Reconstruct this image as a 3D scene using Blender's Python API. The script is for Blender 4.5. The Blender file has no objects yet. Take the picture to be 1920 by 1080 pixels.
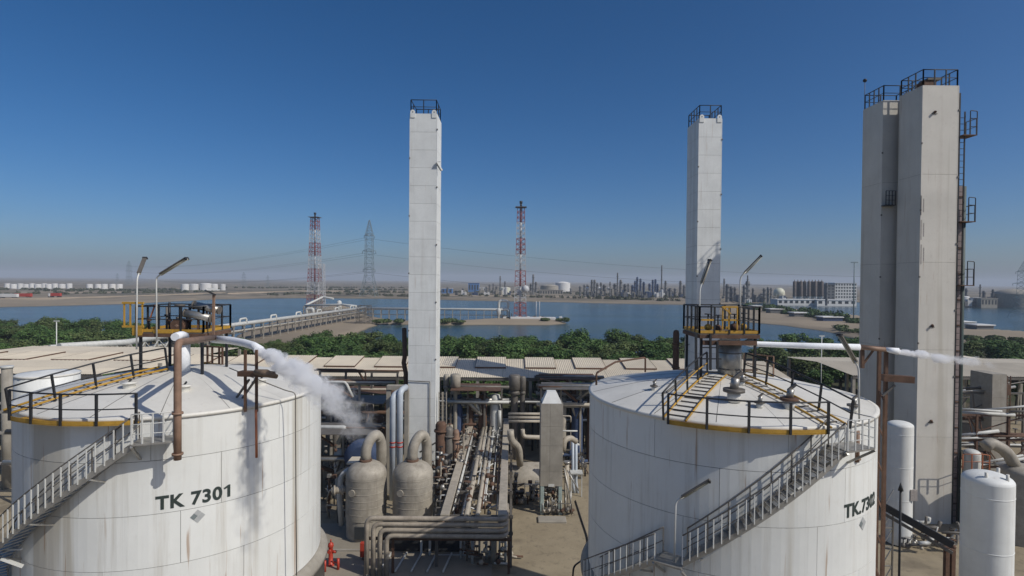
import bpy, math, random
import numpy as np
from mathutils import Vector, Matrix

# ------------------------------------------------------------------ camera, sky, sun
S = bpy.context.scene
COL = S.collection
CAM_Z, F_PX, GZ = 14.0, 1060.0, -5.6      # heights are measured from the tank plinths; the plant ground lies at GZ
PITCH, ROLL = math.radians(-0.78), math.radians(0.5)
cd = bpy.data.cameras.new('camera')
cam = bpy.data.objects.new('camera', cd)
COL.objects.link(cam)
cd.sensor_width = 36.0
cd.lens = 36.0 * F_PX / 1920.0
cd.clip_start, cd.clip_end = 0.1, 20000.0
cam.matrix_world = Matrix.Translation((0, 0, CAM_Z)) @ Matrix.Rotation(math.pi / 2 + PITCH, 4, 'X') @ Matrix.Rotation(ROLL, 4, 'Z')
S.camera = cam

SUN_AZ, SUN_EL = math.radians(120), math.radians(42)      # azimuth from +Y towards +X
sun_from = Vector((math.sin(SUN_AZ) * math.cos(SUN_EL), math.cos(SUN_AZ) * math.cos(SUN_EL), math.sin(SUN_EL)))
w = bpy.data.worlds.new('World'); S.world = w; w.use_nodes = True
nt = w.node_tree; nt.nodes.clear()
sky = nt.nodes.new('ShaderNodeTexSky'); sky.sky_type = 'NISHITA'; sky.sun_disc = False
sky.sun_elevation, sky.sun_rotation = SUN_EL, SUN_AZ
sky.altitude = 0.0; sky.air_density = 0.7; sky.dust_density = 1.6; sky.ozone_density = 5.0
bg = nt.nodes.new('ShaderNodeBackground'); bg.inputs['Strength'].default_value = 0.088
wo = nt.nodes.new('ShaderNodeOutputWorld')
hs = nt.nodes.new('ShaderNodeHueSaturation'); hs.inputs['Saturation'].default_value = 1.26
nt.links.new(sky.outputs[0], hs.inputs['Color']); nt.links.new(hs.outputs[0], bg.inputs[0]); nt.links.new(bg.outputs[0], wo.inputs[0])
sd = bpy.data.lights.new('sun', 'SUN'); sd.energy = 3.1; sd.angle = math.radians(0.53); sd.color = (1.0, 0.95, 0.87)
so = bpy.data.objects.new('sun', sd); COL.objects.link(so)
so.rotation_euler = (-sun_from).to_track_quat('-Z', 'Y').to_euler()
vs = S.view_settings
vs.view_transform = 'Standard'; vs.look = 'None'; vs.exposure = 0.0; vs.gamma = 1.0; vs.use_curve_mapping = False
S.render.engine = 'CYCLES'
S.cycles.use_denoising = True
S.cycles.max_bounces = 10; S.cycles.diffuse_bounces = 3; S.cycles.glossy_bounces = 3
S.cycles.volume_bounces = 8; S.cycles.transparent_max_bounces = 8
S.cycles.caustics_reflective = False; S.cycles.caustics_refractive = False

random.seed(7)
RND = random.Random(11)
pi, sin, cos = math.pi, math.sin, math.cos
rad = math.radians

_MW = cam.matrix_world.copy()
def ray(px, py):
    v = Vector(((px - 960) / F_PX, (540 - py) / F_PX, -1.0))
    return (_MW.to_3x3() @ v)
def A(px, py, Y):
    "world point on the sight line of a photo pixel at depth Y"
    d = ray(px, py); t = Y / d.y
    return Vector((d.x * t, Y, CAM_Z + d.z * t))
def G(px, py, z=GZ):
    "world point of a photo pixel on the level z"
    d = ray(px, py); t = (z - CAM_Z) / d.z
    return Vector((d.x * t, d.y * t, z))

# ------------------------------------------------------------------ materials
MATS = {}
def pmat(name, col, rough=0.6, metal=0.0, var=0.12, vscale=1.5, streak=0.0, scol=(0.2, 0.17, 0.13), sscale=2.2, streak2=0.0, speck=0.0, spcol=(0.16, 0.07, 0.03), bump=0.0, bscale=30.0, rnd=0.0, spec=0.4):
    if name in MATS: return MATS[name]
    m = bpy.data.materials.new(name); m.use_nodes = True; MATS[name] = m
    t = m.node_tree; N = t.nodes; L = t.links
    b = N['Principled BSDF']
    b.inputs['Roughness'].default_value = rough; b.inputs['Metallic'].default_value = metal
    b.inputs['Specular IOR Level'].default_value = spec
    tc = N.new('ShaderNodeTexCoord')
    rgb = N.new('ShaderNodeRGB'); rgb.outputs[0].default_value = (*col, 1)
    cur = rgb.outputs[0]
    def noise(scale, vec=None, detail=4.0, rg=0.6):
        n = N.new('ShaderNodeTexNoise'); n.inputs['Scale'].default_value = scale
        n.inputs['Detail'].default_value = detail; n.inputs['Roughness'].default_value = rg
        L.new(vec or tc.outputs['Object'], n.inputs['Vector']); return n.outputs['Fac']
    def ramp(fac, a, c):
        r = N.new('ShaderNodeMapRange'); r.inputs[1].default_value = a; r.inputs[2].default_value = c
        L.new(fac, r.inputs[0]); return r.outputs[0]
    def mix(fac, c1, c2, typ='MIX'):
        x = N.new('ShaderNodeMix'); x.data_type = 'RGBA'; x.blend_type = typ
        if isinstance(fac, float): x.inputs[0].default_value = fac
        else: L.new(fac, x.inputs[0])
        L.new(c1, x.inputs[6])
        if isinstance(c2, tuple): x.inputs[7].default_value = (*c2, 1)
        else: L.new(c2, x.inputs[7])
        return x.outputs[2]
    def mul(fac, k):
        x = N.new('ShaderNodeMath'); x.operation = 'MULTIPLY'; x.inputs[1].default_value = k
        L.new(fac, x.inputs[0]); return x.outputs[0]
    if var:
        f = mul(ramp(noise(vscale), 0.35, 0.7), 1.0)
        dk = tuple(c * (1 - var * 2.2) for c in col)
        cur = mix(f, cur, dk)
        f2 = ramp(noise(vscale * 7.3), 0.4, 0.75)
        cur = mix(mul(f2, min(1.0, var * 3)), cur, tuple(c * (1 - var * 2) * k for c, k in zip(col, (1.02, 1, .95))))
    if streak:
        mp = N.new('ShaderNodeMapping'); mp.inputs['Scale'].default_value = (sscale, sscale, sscale * 0.045)
        L.new(tc.outputs['Object'], mp.inputs['Vector'])
        f = ramp(noise(1.0, mp.outputs[0], 6.0, 0.7), 0.52, 0.72)
        f = mul(f, streak)
        cur = mix(f, cur, scol)
    if streak2:      # broad run-off stains
        mp = N.new('ShaderNodeMapping'); mp.inputs['Scale'].default_value = (.62, .62, .02); mp.inputs['Location'].default_value = (3.7, 1.9, 0)
        L.new(tc.outputs['Object'], mp.inputs['Vector'])
        cur = mix(mul(ramp(noise(1.0, mp.outputs[0], 4.0, 0.6), 0.57, 0.64), streak2), cur, (0.44, 0.40, 0.32))
        mp = N.new('ShaderNodeMapping'); mp.inputs['Scale'].default_value = (4.2, 4.2, .16); mp.inputs['Location'].default_value = (9.1, 4.3, 2.2)   # narrow rust runs
        L.new(tc.outputs['Object'], mp.inputs['Vector'])
        cur = mix(mul(ramp(noise(1.0, mp.outputs[0], 3.0, 0.6), 0.655, 0.70), min(1.0, streak2)), cur, (0.36, 0.23, 0.14))
    if speck:
        f = mul(ramp(noise(vscale * 2.1 + 3, None, 8.0, 0.7), 0.58, 0.68), speck)
        cur = mix(f, cur, spcol)
    if rnd:
        oi = N.new('ShaderNodeObjectInfo')
        h = N.new('ShaderNodeHueSaturation')
        r = N.new('ShaderNodeMapRange'); r.inputs[3].default_value = 1 - rnd; r.inputs[4].default_value = 1 + rnd
        L.new(oi.outputs['Random'], r.inputs[0]); L.new(r.outputs[0], h.inputs['Value']); L.new(cur, h.inputs['Color'])
        cur = h.outputs[0]
    L.new(cur, b.inputs['Base Color'])
    if bump:
        bp = N.new('ShaderNodeBump'); bp.inputs['Strength'].default_value = bump; bp.inputs['Distance'].default_value = 0.02
        L.new(noise(bscale, None, 5.0), bp.inputs['Height']); L.new(bp.outputs[0], b.inputs['Normal'])
    return m

M_tank = pmat('tank_white_paint', (0.76, 0.765, 0.725), 0.5, var=0.04, vscale=0.5, streak=0.5, scol=(0.38, 0.34, 0.27), sscale=1.7, streak2=0.7, speck=0.12, spcol=(0.50, 0.44, 0.36), bump=0.22, bscale=1.3, rnd=0.03)
M_roof = pmat('tank_roof_paint', (0.73, 0.71, 0.645), 0.5, var=0.07, vscale=0.7, speck=0.35, spcol=(0.42, 0.37, 0.30), bump=0.05, bscale=8, rnd=0.03)
M_seam = pmat('weld_seam_grime', (0.17, 0.16, 0.145), 0.7, var=0.15)
M_tower = pmat('tower_white_panel', (0.79, 0.80, 0.765), 0.55, var=0.06, vscale=0.8, streak=0.28, scol=(0.40, 0.37, 0.31), sscale=1.2, streak2=0.22, bump=0.15, bscale=1.6, rnd=0.03)
M_tower3 = pmat('tower_aged_panel', (0.66, 0.625, 0.55), 0.7, var=0.06, vscale=0.4, streak=0.28, scol=(0.40, 0.32, 0.25), sscale=1.0, streak2=0.45, speck=0.12, bump=0.1, bscale=10, rnd=0.025)
M_conc = pmat('concrete', (0.38, 0.35, 0.295), 0.85, var=0.14, vscale=0.9, streak=0.4, bump=0.2, bscale=14, rnd=0.04)
M_clad = pmat('aluminium_cladding', (0.44, 0.40, 0.33), 0.62, 0.05, var=0.17, vscale=1.3, streak=0.6, speck=0.2, scol=(0.20, 0.17, 0.13), bump=0.06, bscale=12)
M_steel = pmat('galvanised_steel', (0.46, 0.445, 0.41), 0.42, 0.6, var=0.15, vscale=3)
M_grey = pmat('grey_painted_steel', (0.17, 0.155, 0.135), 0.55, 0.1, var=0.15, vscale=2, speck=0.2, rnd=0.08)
M_dark = pmat('dark_rail_paint', (0.030, 0.032, 0.036), 0.5, 0.1, var=0.1, vscale=4, speck=0.3, spcol=(0.10, 0.05, 0.03))
M_rust = pmat('rusty_steel', (0.15, 0.085, 0.055), 0.8, var=0.2, vscale=3, speck=0.5, spcol=(0.25, 0.10, 0.04), bump=0.2)
M_brown = pmat('brown_pipe_paint', (0.30, 0.19, 0.13), 0.6, var=0.15, vscale=2.5, streak=0.5, scol=(0.14, 0.08, 0.05), speck=0.35)
M_orange = pmat('orange_pipe_paint', (0.48, 0.17, 0.08), 0.6, var=0.15, vscale=2.5, speck=0.3)
M_yellow = pmat('yellow_paint', (0.54, 0.31, 0.045), 0.55, var=0.14, vscale=4, speck=0.75, spcol=(0.22, 0.10, 0.04))
M_frost = pmat('frost', (0.84, 0.86, 0.88), 0.8, var=0.05, vscale=6, bump=0.6, bscale=18, spec=0.3)
M_pipe_w = pmat('white_pipe', (0.62, 0.62, 0.58), 0.5, var=0.1, vscale=1.3, streak=0.25, rnd=0.06)
M_pipe_b = pmat('pale_blue_pipe', (0.50, 0.55, 0.60), 0.45, var=0.08, vscale=1.5, streak=0.2)
M_beige = pmat('beige_pipe', (0.46, 0.41, 0.33), 0.6, var=0.12, vscale=2, streak=0.3, speck=0.15, rnd=0.08)
M_roofsh = pmat('beige_roof_sheet', (0.68, 0.60, 0.465), 0.7, var=0.07, vscale=0.35, speck=0.25, spcol=(0.40, 0.30, 0.2), rnd=0.035)
M_red = pmat('red_paint', (0.48, 0.055, 0.03), 0.45, var=0.1, vscale=5, rnd=0.05)
M_lattw = pmat('white_lattice_paint', (0.55, 0.55, 0.55), 0.6, var=0.08)
M_lattr = pmat('red_lattice_paint', (0.33, 0.115, 0.11), 0.6, var=0.1)
M_pyl = pmat('pylon_steel', (0.22, 0.28, 0.30), 0.6, 0.2, var=0.1)
M_text = pmat('black_lettering', (0.035, 0.05, 0.045), 0.6, var=0.1, vscale=3)
M_plac = pmat('placard_grey', (0.20, 0.23, 0.23), 0.6, var=0.05)
M_plac2 = pmat('placard_pale', (0.45, 0.46, 0.45), 0.6, var=0.05)
M_bark = pmat('bark', (0.10, 0.075, 0.05), 0.9, var=0.2, vscale=6)
M_blue = pmat('blue_cladding', (0.10, 0.22, 0.46), 0.6, var=0.1)
M_dblue = pmat('dark_blue_plant', (0.05, 0.08, 0.16), 0.7, var=0.15, rnd=0.1)
M_far = pmat('far_plant_steel', (0.17, 0.17, 0.17), 0.7, var=0.15, vscale=0.1, rnd=0.2)
M_farw = pmat('far_white_paint', (0.70, 0.69, 0.66), 0.6, var=0.06, vscale=0.1, rnd=0.06)
M_farb = pmat('far_silo_brown', (0.13, 0.105, 0.09), 0.7, var=0.1, vscale=0.2, rnd=0.1)
M_sphere = pmat('cream_sphere', (0.66, 0.65, 0.50), 0.5, var=0.05, vscale=0.2)
M_win = pmat('dark_opening', (0.04, 0.045, 0.05), 0.3, var=0.05)
M_lampw = pmat('lamp_white', (0.66, 0.66, 0.62), 0.4, var=0.05)
M_lampg = pmat('lamp_diffuser', (0.50, 0.48, 0.38), 0.3, var=0.08)
M_rubber = pmat('black_cable', (0.02, 0.02, 0.022), 0.6, var=0.0)
M_teal = pmat('pale_green_paint', (0.38, 0.46, 0.43), 0.6, var=0.1, speck=0.2)

def leafmat(name, c1, c2):
    m = bpy.data.materials.new(name); m.use_nodes = True
    t = m.node_tree; N = t.nodes; L = t.links; b = N['Principled BSDF']
    tc = N.new('ShaderNodeTexCoord'); n = N.new('ShaderNodeTexNoise'); n.inputs['Scale'].default_value = 1.3; n.inputs['Detail'].default_value = 5
    L.new(tc.outputs['Object'], n.inputs['Vector'])
    mr = N.new('ShaderNodeMapRange'); mr.inputs[1].default_value = 0.35; mr.inputs[2].default_value = 0.68; L.new(n.outputs['Fac'], mr.inputs[0])
    mx = N.new('ShaderNodeMix'); mx.data_type = 'RGBA'; mx.inputs[6].default_value = (*c1, 1); mx.inputs[7].default_value = (*c2, 1); L.new(mr.outputs[0], mx.inputs[0])
    oi = N.new('ShaderNodeObjectInfo'); h = N.new('ShaderNodeHueSaturation')
    r = N.new('ShaderNodeMapRange'); r.inputs[3].default_value = 0.75; r.inputs[4].default_value = 1.3
    L.new(oi.outputs['Random'], r.inputs[0]); L.new(r.outputs[0], h.inputs['Value']); L.new(mx.outputs[2], h.inputs['Color'])
    L.new(h.outputs[0], b.inputs['Base Color']); b.inputs['Roughness'].default_value = 0.65; b.inputs['Specular IOR Level'].default_value = 0.25
    MATS[name] = m; return m
M_leaf = leafmat('leaf_dark_green', (0.034, 0.078, 0.020), (0.10, 0.165, 0.042))
M_leaf2 = leafmat('leaf_olive', (0.050, 0.082, 0.024), (0.12, 0.15, 0.05))
M_shrub = leafmat('shrub_grey_green', (0.045, 0.055, 0.030), (0.095, 0.095, 0.055))

# ------------------------------------------------------------------ mesh helpers
def frame(d):
    d = d.normalized(); u = Vector((0, 0, 1)) if abs(d.z) < 0.95 else Vector((1, 0, 0))
    x = d.cross(u).normalized(); y = d.cross(x).normalized(); return x, y
class MB:
    def __init__(s): s.v = []; s.f = []; s.sm = []
    def add(s, vs, fs, smooth=False):
        o = len(s.v); s.v += [tuple(v) for v in vs]; s.f += [tuple(i + o for i in f) for f in fs]; s.sm += [smooth] * len(fs); return s
    def box(s, a, b):
        x0, y0, z0 = a; x1, y1, z1 = b
        v = [(x0, y0, z0), (x1, y0, z0), (x1, y1, z0), (x0, y1, z0), (x0, y0, z1), (x1, y0, z1), (x1, y1, z1), (x0, y1, z1)]
        return s.add(v, [(3, 2, 1, 0), (4, 5, 6, 7), (0, 1, 5, 4), (1, 2, 6, 5), (2, 3, 7, 6), (3, 0, 4, 7)])
    def bbox(s, a, b, e=0.02):
        "box with chamfered edges"
        x0, y0, z0 = a; x1, y1, z1 = b
        e = min(e, (x1 - x0) / 3, (y1 - y0) / 3, (z1 - z0) / 3)
        vs = []; idx = {}
        X = (x0, x1); Y = (y0, y1); Z = (z0, z1)
        for i in (0, 1):
            for j in (0, 1):
                for k in (0, 1):
                    sx, sy, sz = (1 - 2 * i) * e, (1 - 2 * j) * e, (1 - 2 * k) * e
                    for ax in range(3):
                        p = [X[i] + sx, Y[j] + sy, Z[k] + sz]; p[ax] = (X, Y, Z)[ax][(i, j, k)[ax]]
                        idx[(i, j, k, ax)] = len(vs); vs.append(p)
        fs = []
        for ax in range(3):
            o = [a for a in range(3) if a != ax]
            for sgn in (0, 1):
                q = []
                for (p, r) in ((0, 0), (1, 0), (1, 1), (0, 1)):
                    c = [0, 0, 0]; c[ax] = sgn; c[o[0]] = p; c[o[1]] = r; q.append(idx[(*c, ax)])
                fs.append(tuple(q))
        for ax in range(3):
            o = [a for a in range(3) if a != ax]
            for (p, r) in ((0, 0), (0, 1), (1, 0), (1, 1)):
                c0 = [0, 0, 0]; c1 = [0, 0, 0]; c0[o[0]] = c1[o[0]] = p; c0[o[1]] = c1[o[1]] = r; c1[ax] = 1
                fs.append((idx[(*c0, o[0])], idx[(*c1, o[0])], idx[(*c1, o[1])], idx[(*c0, o[1])]))
        for c in [(i, j, k) for i in (0, 1) for j in (0, 1) for k in (0, 1)]:
            fs.append((idx[(*c, 0)], idx[(*c, 1)], idx[(*c, 2)]))
        return s.add(vs, fs)
    def beam(s, a, b, wd, h=None):
        "rectangular bar from a to b"
        a = Vector(a); b = Vector(b); h = h or wd; d = b - a; x, y = frame(d); vs = []
        for p in (a, b):
            for (i, j) in ((-1, -1), (1, -1), (1, 1), (-1, 1)): vs.append(p + x * (i * wd / 2) + y * (j * h / 2))
        return s.add(vs, [(0, 1, 2, 3), (7, 6, 5, 4), (0, 4, 5, 1), (1, 5, 6, 2), (2, 6, 7, 3), (3, 7, 4, 0)])
    def cyl(s, a, b, r, r2=None, n=10, caps=True):
        a = Vector(a); b = Vector(b); r2 = r if r2 is None else r2; x, y = frame(b - a); vs = []
        for p, q in ((a, r), (b, r2)):
            for i in range(n):
                t = 2 * pi * i / n; vs.append(p + x * (q * cos(t)) + y * (q * sin(t)))
        s.add(vs, [(i, (i + 1) % n, n + (i + 1) % n, n + i) for i in range(n)], True)
        if caps: o = len(s.v) - 2 * n; s.f += [tuple(o + n - 1 - i for i in range(n)), tuple(o + n + i for i in range(n))]; s.sm += [False, False]
        return s
    def tube(s, pts, r, n=8, bend=0.0, closed=False):
        pts = [Vector(p) for p in pts]
        if bend > 0:
            q = [pts[0]]
            for i in range(1, len(pts) - 1):
                p0, p1, p2 = pts[i - 1], pts[i], pts[i + 1]
                d0 = (p0 - p1); d2 = (p2 - p1); k = min(bend, d0.length * 0.49, d2.length * 0.49)
                a = p1 + d0.normalized() * k; c = p1 + d2.normalized() * k
                for j in range(6):
                    t = j / 5; q.append(a * (1 - t) ** 2 + p1 * (2 * t * (1 - t)) + c * t * t)
            q.append(pts[-1]); pts = q
        x = None; rings = []
        for i, p in enumerate(pts):
            d = (pts[min(i + 1, len(pts) - 1)] - pts[max(i - 1, 0)])
            if d.length < 1e-6: d = Vector((0, 0, 1))
            d.normalize()
            if x is None: x, y = frame(d)
            else:
                x = (x - d * x.dot(d)).normalized(); y = d.cross(x).normalized()
            rr = r[i] if isinstance(r, (list, tuple)) else r
            rings.append([p + x * (rr * cos(2 * pi * k / n)) + y * (rr * sin(2 * pi * k / n)) for k in range(n)])
        vs = [v for g in rings for v in g]; m = len(rings)
        s.add(vs, [(i * n + k, i * n + (k + 1) % n, (i + 1) * n + (k + 1) % n, (i + 1) * n + k) for i in range(m - 1) for k in range(n)], True)
        o = len(s.v) - m * n
        s.f += [tuple(o + n - 1 - k for k in range(n)), tuple(o + (m - 1) * n + k for k in range(n))]; s.sm += [False, False]
        return s
    def lathe(s, c, prof, n=24, smooth=True):
        c = Vector(c); vs = []; m = len(prof)
        for (r, z) in prof:
            for i in range(n): vs.append((c.x + r * cos(2 * pi * i / n), c.y + r * sin(2 * pi * i / n), c.z + z))
        return s.add(vs, [(i * n + k, i * n + (k + 1) % n, (i + 1) * n + (k + 1) % n, (i + 1) * n + k) for i in range(m - 1) for k in range(n)], smooth)
    def build(s, name, mat, parent=None):
        me = bpy.data.meshes.new(name); me.from_pydata(s.v, [], s.f); me.materials.append(mat)
        me.polygons.foreach_set('use_smooth', s.sm); me.update()
        return link(name, me, parent)
def link(name, me, parent=None):
    o = bpy.data.objects.new(name, me); COL.objects.link(o)
    if parent is not None: attach(o, parent)
    return o
def world_loc(o):
    v = Vector(o.location)
    p = o.parent
    if p is not None: v = v + (o.matrix_parent_inverse.translation if True else Vector()) + world_loc(p)
    return v
def attach(o, parent):
    o.parent = parent; o.matrix_parent_inverse = Matrix.Translation(-world_loc(parent))
def tag(o, label, cat, group=None):
    o['label'] = label; o['category'] = cat; o['kind'] = 'thing'
    if group: o['group'] = group
    return o
def thing(name, label, cat, loc, group=None):
    o = bpy.data.objects.new(name, None); COL.objects.link(o); o.location = loc; o.empty_display_size = 0.2
    return tag(o, label, cat, group)
def struct(o, kind='structure', label=None):
    o['kind'] = kind
    if label: o['label'] = label
    return o
def copy_tree(o, parent=None):
    c = o.copy(); COL.objects.link(c)
    if parent is not None: c.parent = parent
    for ch in [k for k in bpy.data.objects if k.parent == o]: copy_tree(ch, c)
    return c
def pipe(name, label, pts, r, mat, cat='pipe', group=None, bend=0.3, n=10, flanges=()):
    pts = [Vector(p) for p in pts]
    if flanges:
        t = thing(name, label, cat, pts[0], group); MB().tube(pts, r, n, bend).build('tube', mat, t)
        for (i, k) in flanges:
            p = pts[i].lerp(pts[i + 1], k); d = (pts[i + 1] - pts[i]).normalized()
            MB().cyl(p - d * r * .25, p + d * r * .25, r * 1.45, n=12).build('flange', mat, t)
        return t
    return tag(MB().tube(pts, r, n, bend).build(name, mat), label, cat, group)

# ------------------------------------------------------------------ ground and lake
LAKE = [G(*p, GZ - 0.9).to_2d() for p in [(-700, 590), (-200, 582), (0, 576), (130, 573), (240, 570), (330, 565), (405, 561.5), (500, 559.5), (590, 559), (690, 560), (790, 561), (860, 563), (960, 565),
        (1060, 567), (1160, 569.5), (1260, 571), (1330, 572), (1400, 569), (1480, 566), (1560, 566), (1620, 567), (1800, 574), (1920, 576), (2300, 584), (2900, 600)]]
LAKE += [Vector(p) for p in [(266, 172), (168, 165), (84, 162), (28, 155), (-28, 156), (-62, 166), (-98, 176), (-154, 196), (-224, 208), (-420, 208)]]
def gpoly(pts): return [G(*p, GZ).to_2d() for p in pts]
LANDS = [
    gpoly([(380, 668), (470, 612), (560, 588), (600, 575), (655, 573), (690, 590), (728, 596), (712, 604), (690, 612), (655, 626), (615, 650), (560, 672)]),      # spit under the pipe bridge
    gpoly([(712, 599), (760, 600), (850, 600), (900, 596.5), (960, 594), (1020, 594.5), (1052, 599), (1068, 603.5), (1030, 606.5), (960, 606), (880, 606), (800, 606), (712, 605)]),   # flare island
    gpoly([(1340, 574), (1400, 572), (1480, 578), (1560, 586), (1620, 592), (1700, 600), (1800, 612), (1960, 622), (2300, 640), (2300, 665), (1800, 652), (1640, 636), (1590, 628), (1540, 616), (1470, 607), (1390, 600), (1340, 592)]),
]
def poly_sd(P, pts):
    "signed distance to a polygon, negative inside"
    P = np.asarray(P); n = len(pts); q = np.array([(p[0], p[1]) for p in pts]); d = np.full(len(P), 1e18); inside = np.zeros(len(P), bool)
    for i in range(n):
        a = q[i]; b = q[(i + 1) % n]; e = b - a; wv = P - a
        t = np.clip((wv @ e) / (e @ e), 0, 1); c = wv - t[:, None] * e; d = np.minimum(d, (c * c).sum(1))
        cond = (a[1] <= P[:, 1]) != (b[1] <= P[:, 1])
        with np.errstate(divide='ignore', invalid='ignore'):
            xx = a[0] + (P[:, 1] - a[1]) / (b[1] - a[1]) * e[0]
        inside ^= cond & (P[:, 0] < xx)
    d = np.sqrt(d); return np.where(inside, -d, d)
ROWS = [-60, -20, 0, 10, 18] + list(np.arange(20, 96, 4.0))
y = 96.0
while y < 9000: ROWS.append(y); y *= 1.0125 if y < 700 else 1.05
ROWS = np.array(ROWS); NC = 321
T = np.linspace(-1.55, 1.55, NC)
XX = np.where(ROWS[:, None] < 60, 60, ROWS[:, None]) * T[None, :] * (1 + 0 * ROWS[:, None]); YY = np.repeat(ROWS[:, None], NC, 1)
PP = np.stack([XX.ravel(), YY.ravel()], 1)
rs = np.random.RandomState(3)
wob = 0.9 * np.sin(PP[:, 0] * .19 + 1.3 * np.sin(PP[:, 1] * .13)) + 0.6 * np.sin(PP[:, 1] * .31 + PP[:, 0] * .11)
sd_ = poly_sd(PP, LAKE)
for lp in LANDS: sd_ = np.maximum(sd_, -poly_sd(PP, lp))
scale_ = np.clip(PP[:, 1] / 75.0, 1.2, 8.0)
hh = np.clip((sd_ + wob * 0.6) / scale_, -2.0, 1.0)
zz = np.where(hh > 0, -0.9 + 0.9 * hh, -0.9 + hh * 0.9)
bumpy = 0.35 * np.sin(PP[:, 0] * .05 + 2) * np.sin(PP[:, 1] * .037) + 0.25 * np.sin(PP[:, 0] * .13 + PP[:, 1] * .09)
zz = np.where((PP[:, 1] > 250) & (hh >= 1), zz + np.clip((PP[:, 1] - 250) / 160, 0, 1) * (0.5 + bumpy), zz)
nr = len(ROWS)
gi = np.arange(nr * NC).reshape(nr, NC)
quads = np.stack([gi[:-1, :-1], gi[:-1, 1:], gi[1:, 1:], gi[1:, :-1]], -1).reshape(-1, 4)
me = bpy.data.meshes.new('ground'); me.from_pydata(np.column_stack([PP, zz + GZ]).tolist(), [], quads.tolist())

def ground_material():
    m = bpy.data.materials.new('ground_soil'); m.use_nodes = True; t = m.node_tree; N = t.nodes; L = t.links; b = N['Principled BSDF']
    b.inputs['Roughness'].default_value = 0.95; b.inputs['Specular IOR Level'].default_value = 0.15
    geo = N.new('ShaderNodeNewGeometry'); sep = N.new('ShaderNodeSeparateXYZ'); L.new(geo.outputs['Position'], sep.inputs[0])
    def noise(s, d=6, r=.6, vec=None):
        n = N.new('ShaderNodeTexNoise'); n.inputs['Scale'].default_value = s; n.inputs['Detail'].default_value = d; n.inputs['Roughness'].default_value = r
        L.new(vec or geo.outputs['Position'], n.inputs['Vector']); return n.outputs['Fac']
    def rng(f, a, c, to0=0., to1=1.):
        r = N.new('ShaderNodeMapRange'); r.inputs[1].default_value = a; r.inputs[2].default_value = c; r.inputs[3].default_value = to0; r.inputs[4].default_value = to1; L.new(f, r.inputs[0]); return r.outputs[0]
    def mix(f, a, c):
        x = N.new('ShaderNodeMix'); x.data_type = 'RGBA'; L.new(f, x.inputs[0])
        for sck, v in ((6, a), (7, c)):
            if isinstance(v, tuple): x.inputs[sck].default_value = (*v, 1)
            else: L.new(v, x.inputs[sck])
        return x.outputs[2]
    near = mix(rng(noise(0.35), .35, .68), (0.34, 0.285, 0.195), (0.265, 0.22, 0.15))
    near = mix(rng(noise(1.6, 8, .75), .52, .68, 0, .6), near, (0.14, 0.115, 0.085))
    near = mix(rng(noise(.22, 3, .5), .58, .66, 0, .5), near, (0.12, 0.10, 0.075))
    soil = mix(rng(noise(0.08), .4, .6), (0.105, 0.09, 0.06), (0.05, 0.06, 0.03))
    c = mix(rng(sep.outputs['Y'], 80, 86), near, soil)
    sand = mix(rng(noise(0.02), .35, .65), (0.33, 0.27, 0.195), (0.24, 0.20, 0.15))
    mp = N.new('ShaderNodeMapping'); mp.inputs['Scale'].default_value = (0.006, 0.02, 1); L.new(geo.outputs['Position'], mp.inputs[0])
    scrub = mix(rng(noise(1.0, 8, .7, mp.outputs[0]), .45, .56), sand, (0.13, 0.115, 0.085))
    scrub = mix(rng(noise(0.05, 8, .75), .52, .62, 0, .8), scrub, (0.085, 0.085, 0.06))
    far = mix(rng(sep.outputs['Y'], 460, 640), sand, scrub)
    c = mix(rng(sep.outputs['Y'], 152, 185), c, far)
    wet = rng(sep.outputs['Z'], GZ - 0.86, GZ - 0.6, 1, 0)
    c = mix(wet, c, (0.15, 0.13, 0.09))
    L.new(c, b.inputs['Base Color'])
    bp = N.new('ShaderNodeBump'); bp.inputs['Strength'].default_value = .5; bp.inputs['Distance'].default_value = .04; L.new(noise(6, 8, .7), bp.inputs['Height']); L.new(bp.outputs[0], b.inputs['Normal'])
    return m
me.materials.append(ground_material()); me.polygons.foreach_set('use_smooth', [True] * len(me.polygons))
struct(link('ground', me))

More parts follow.
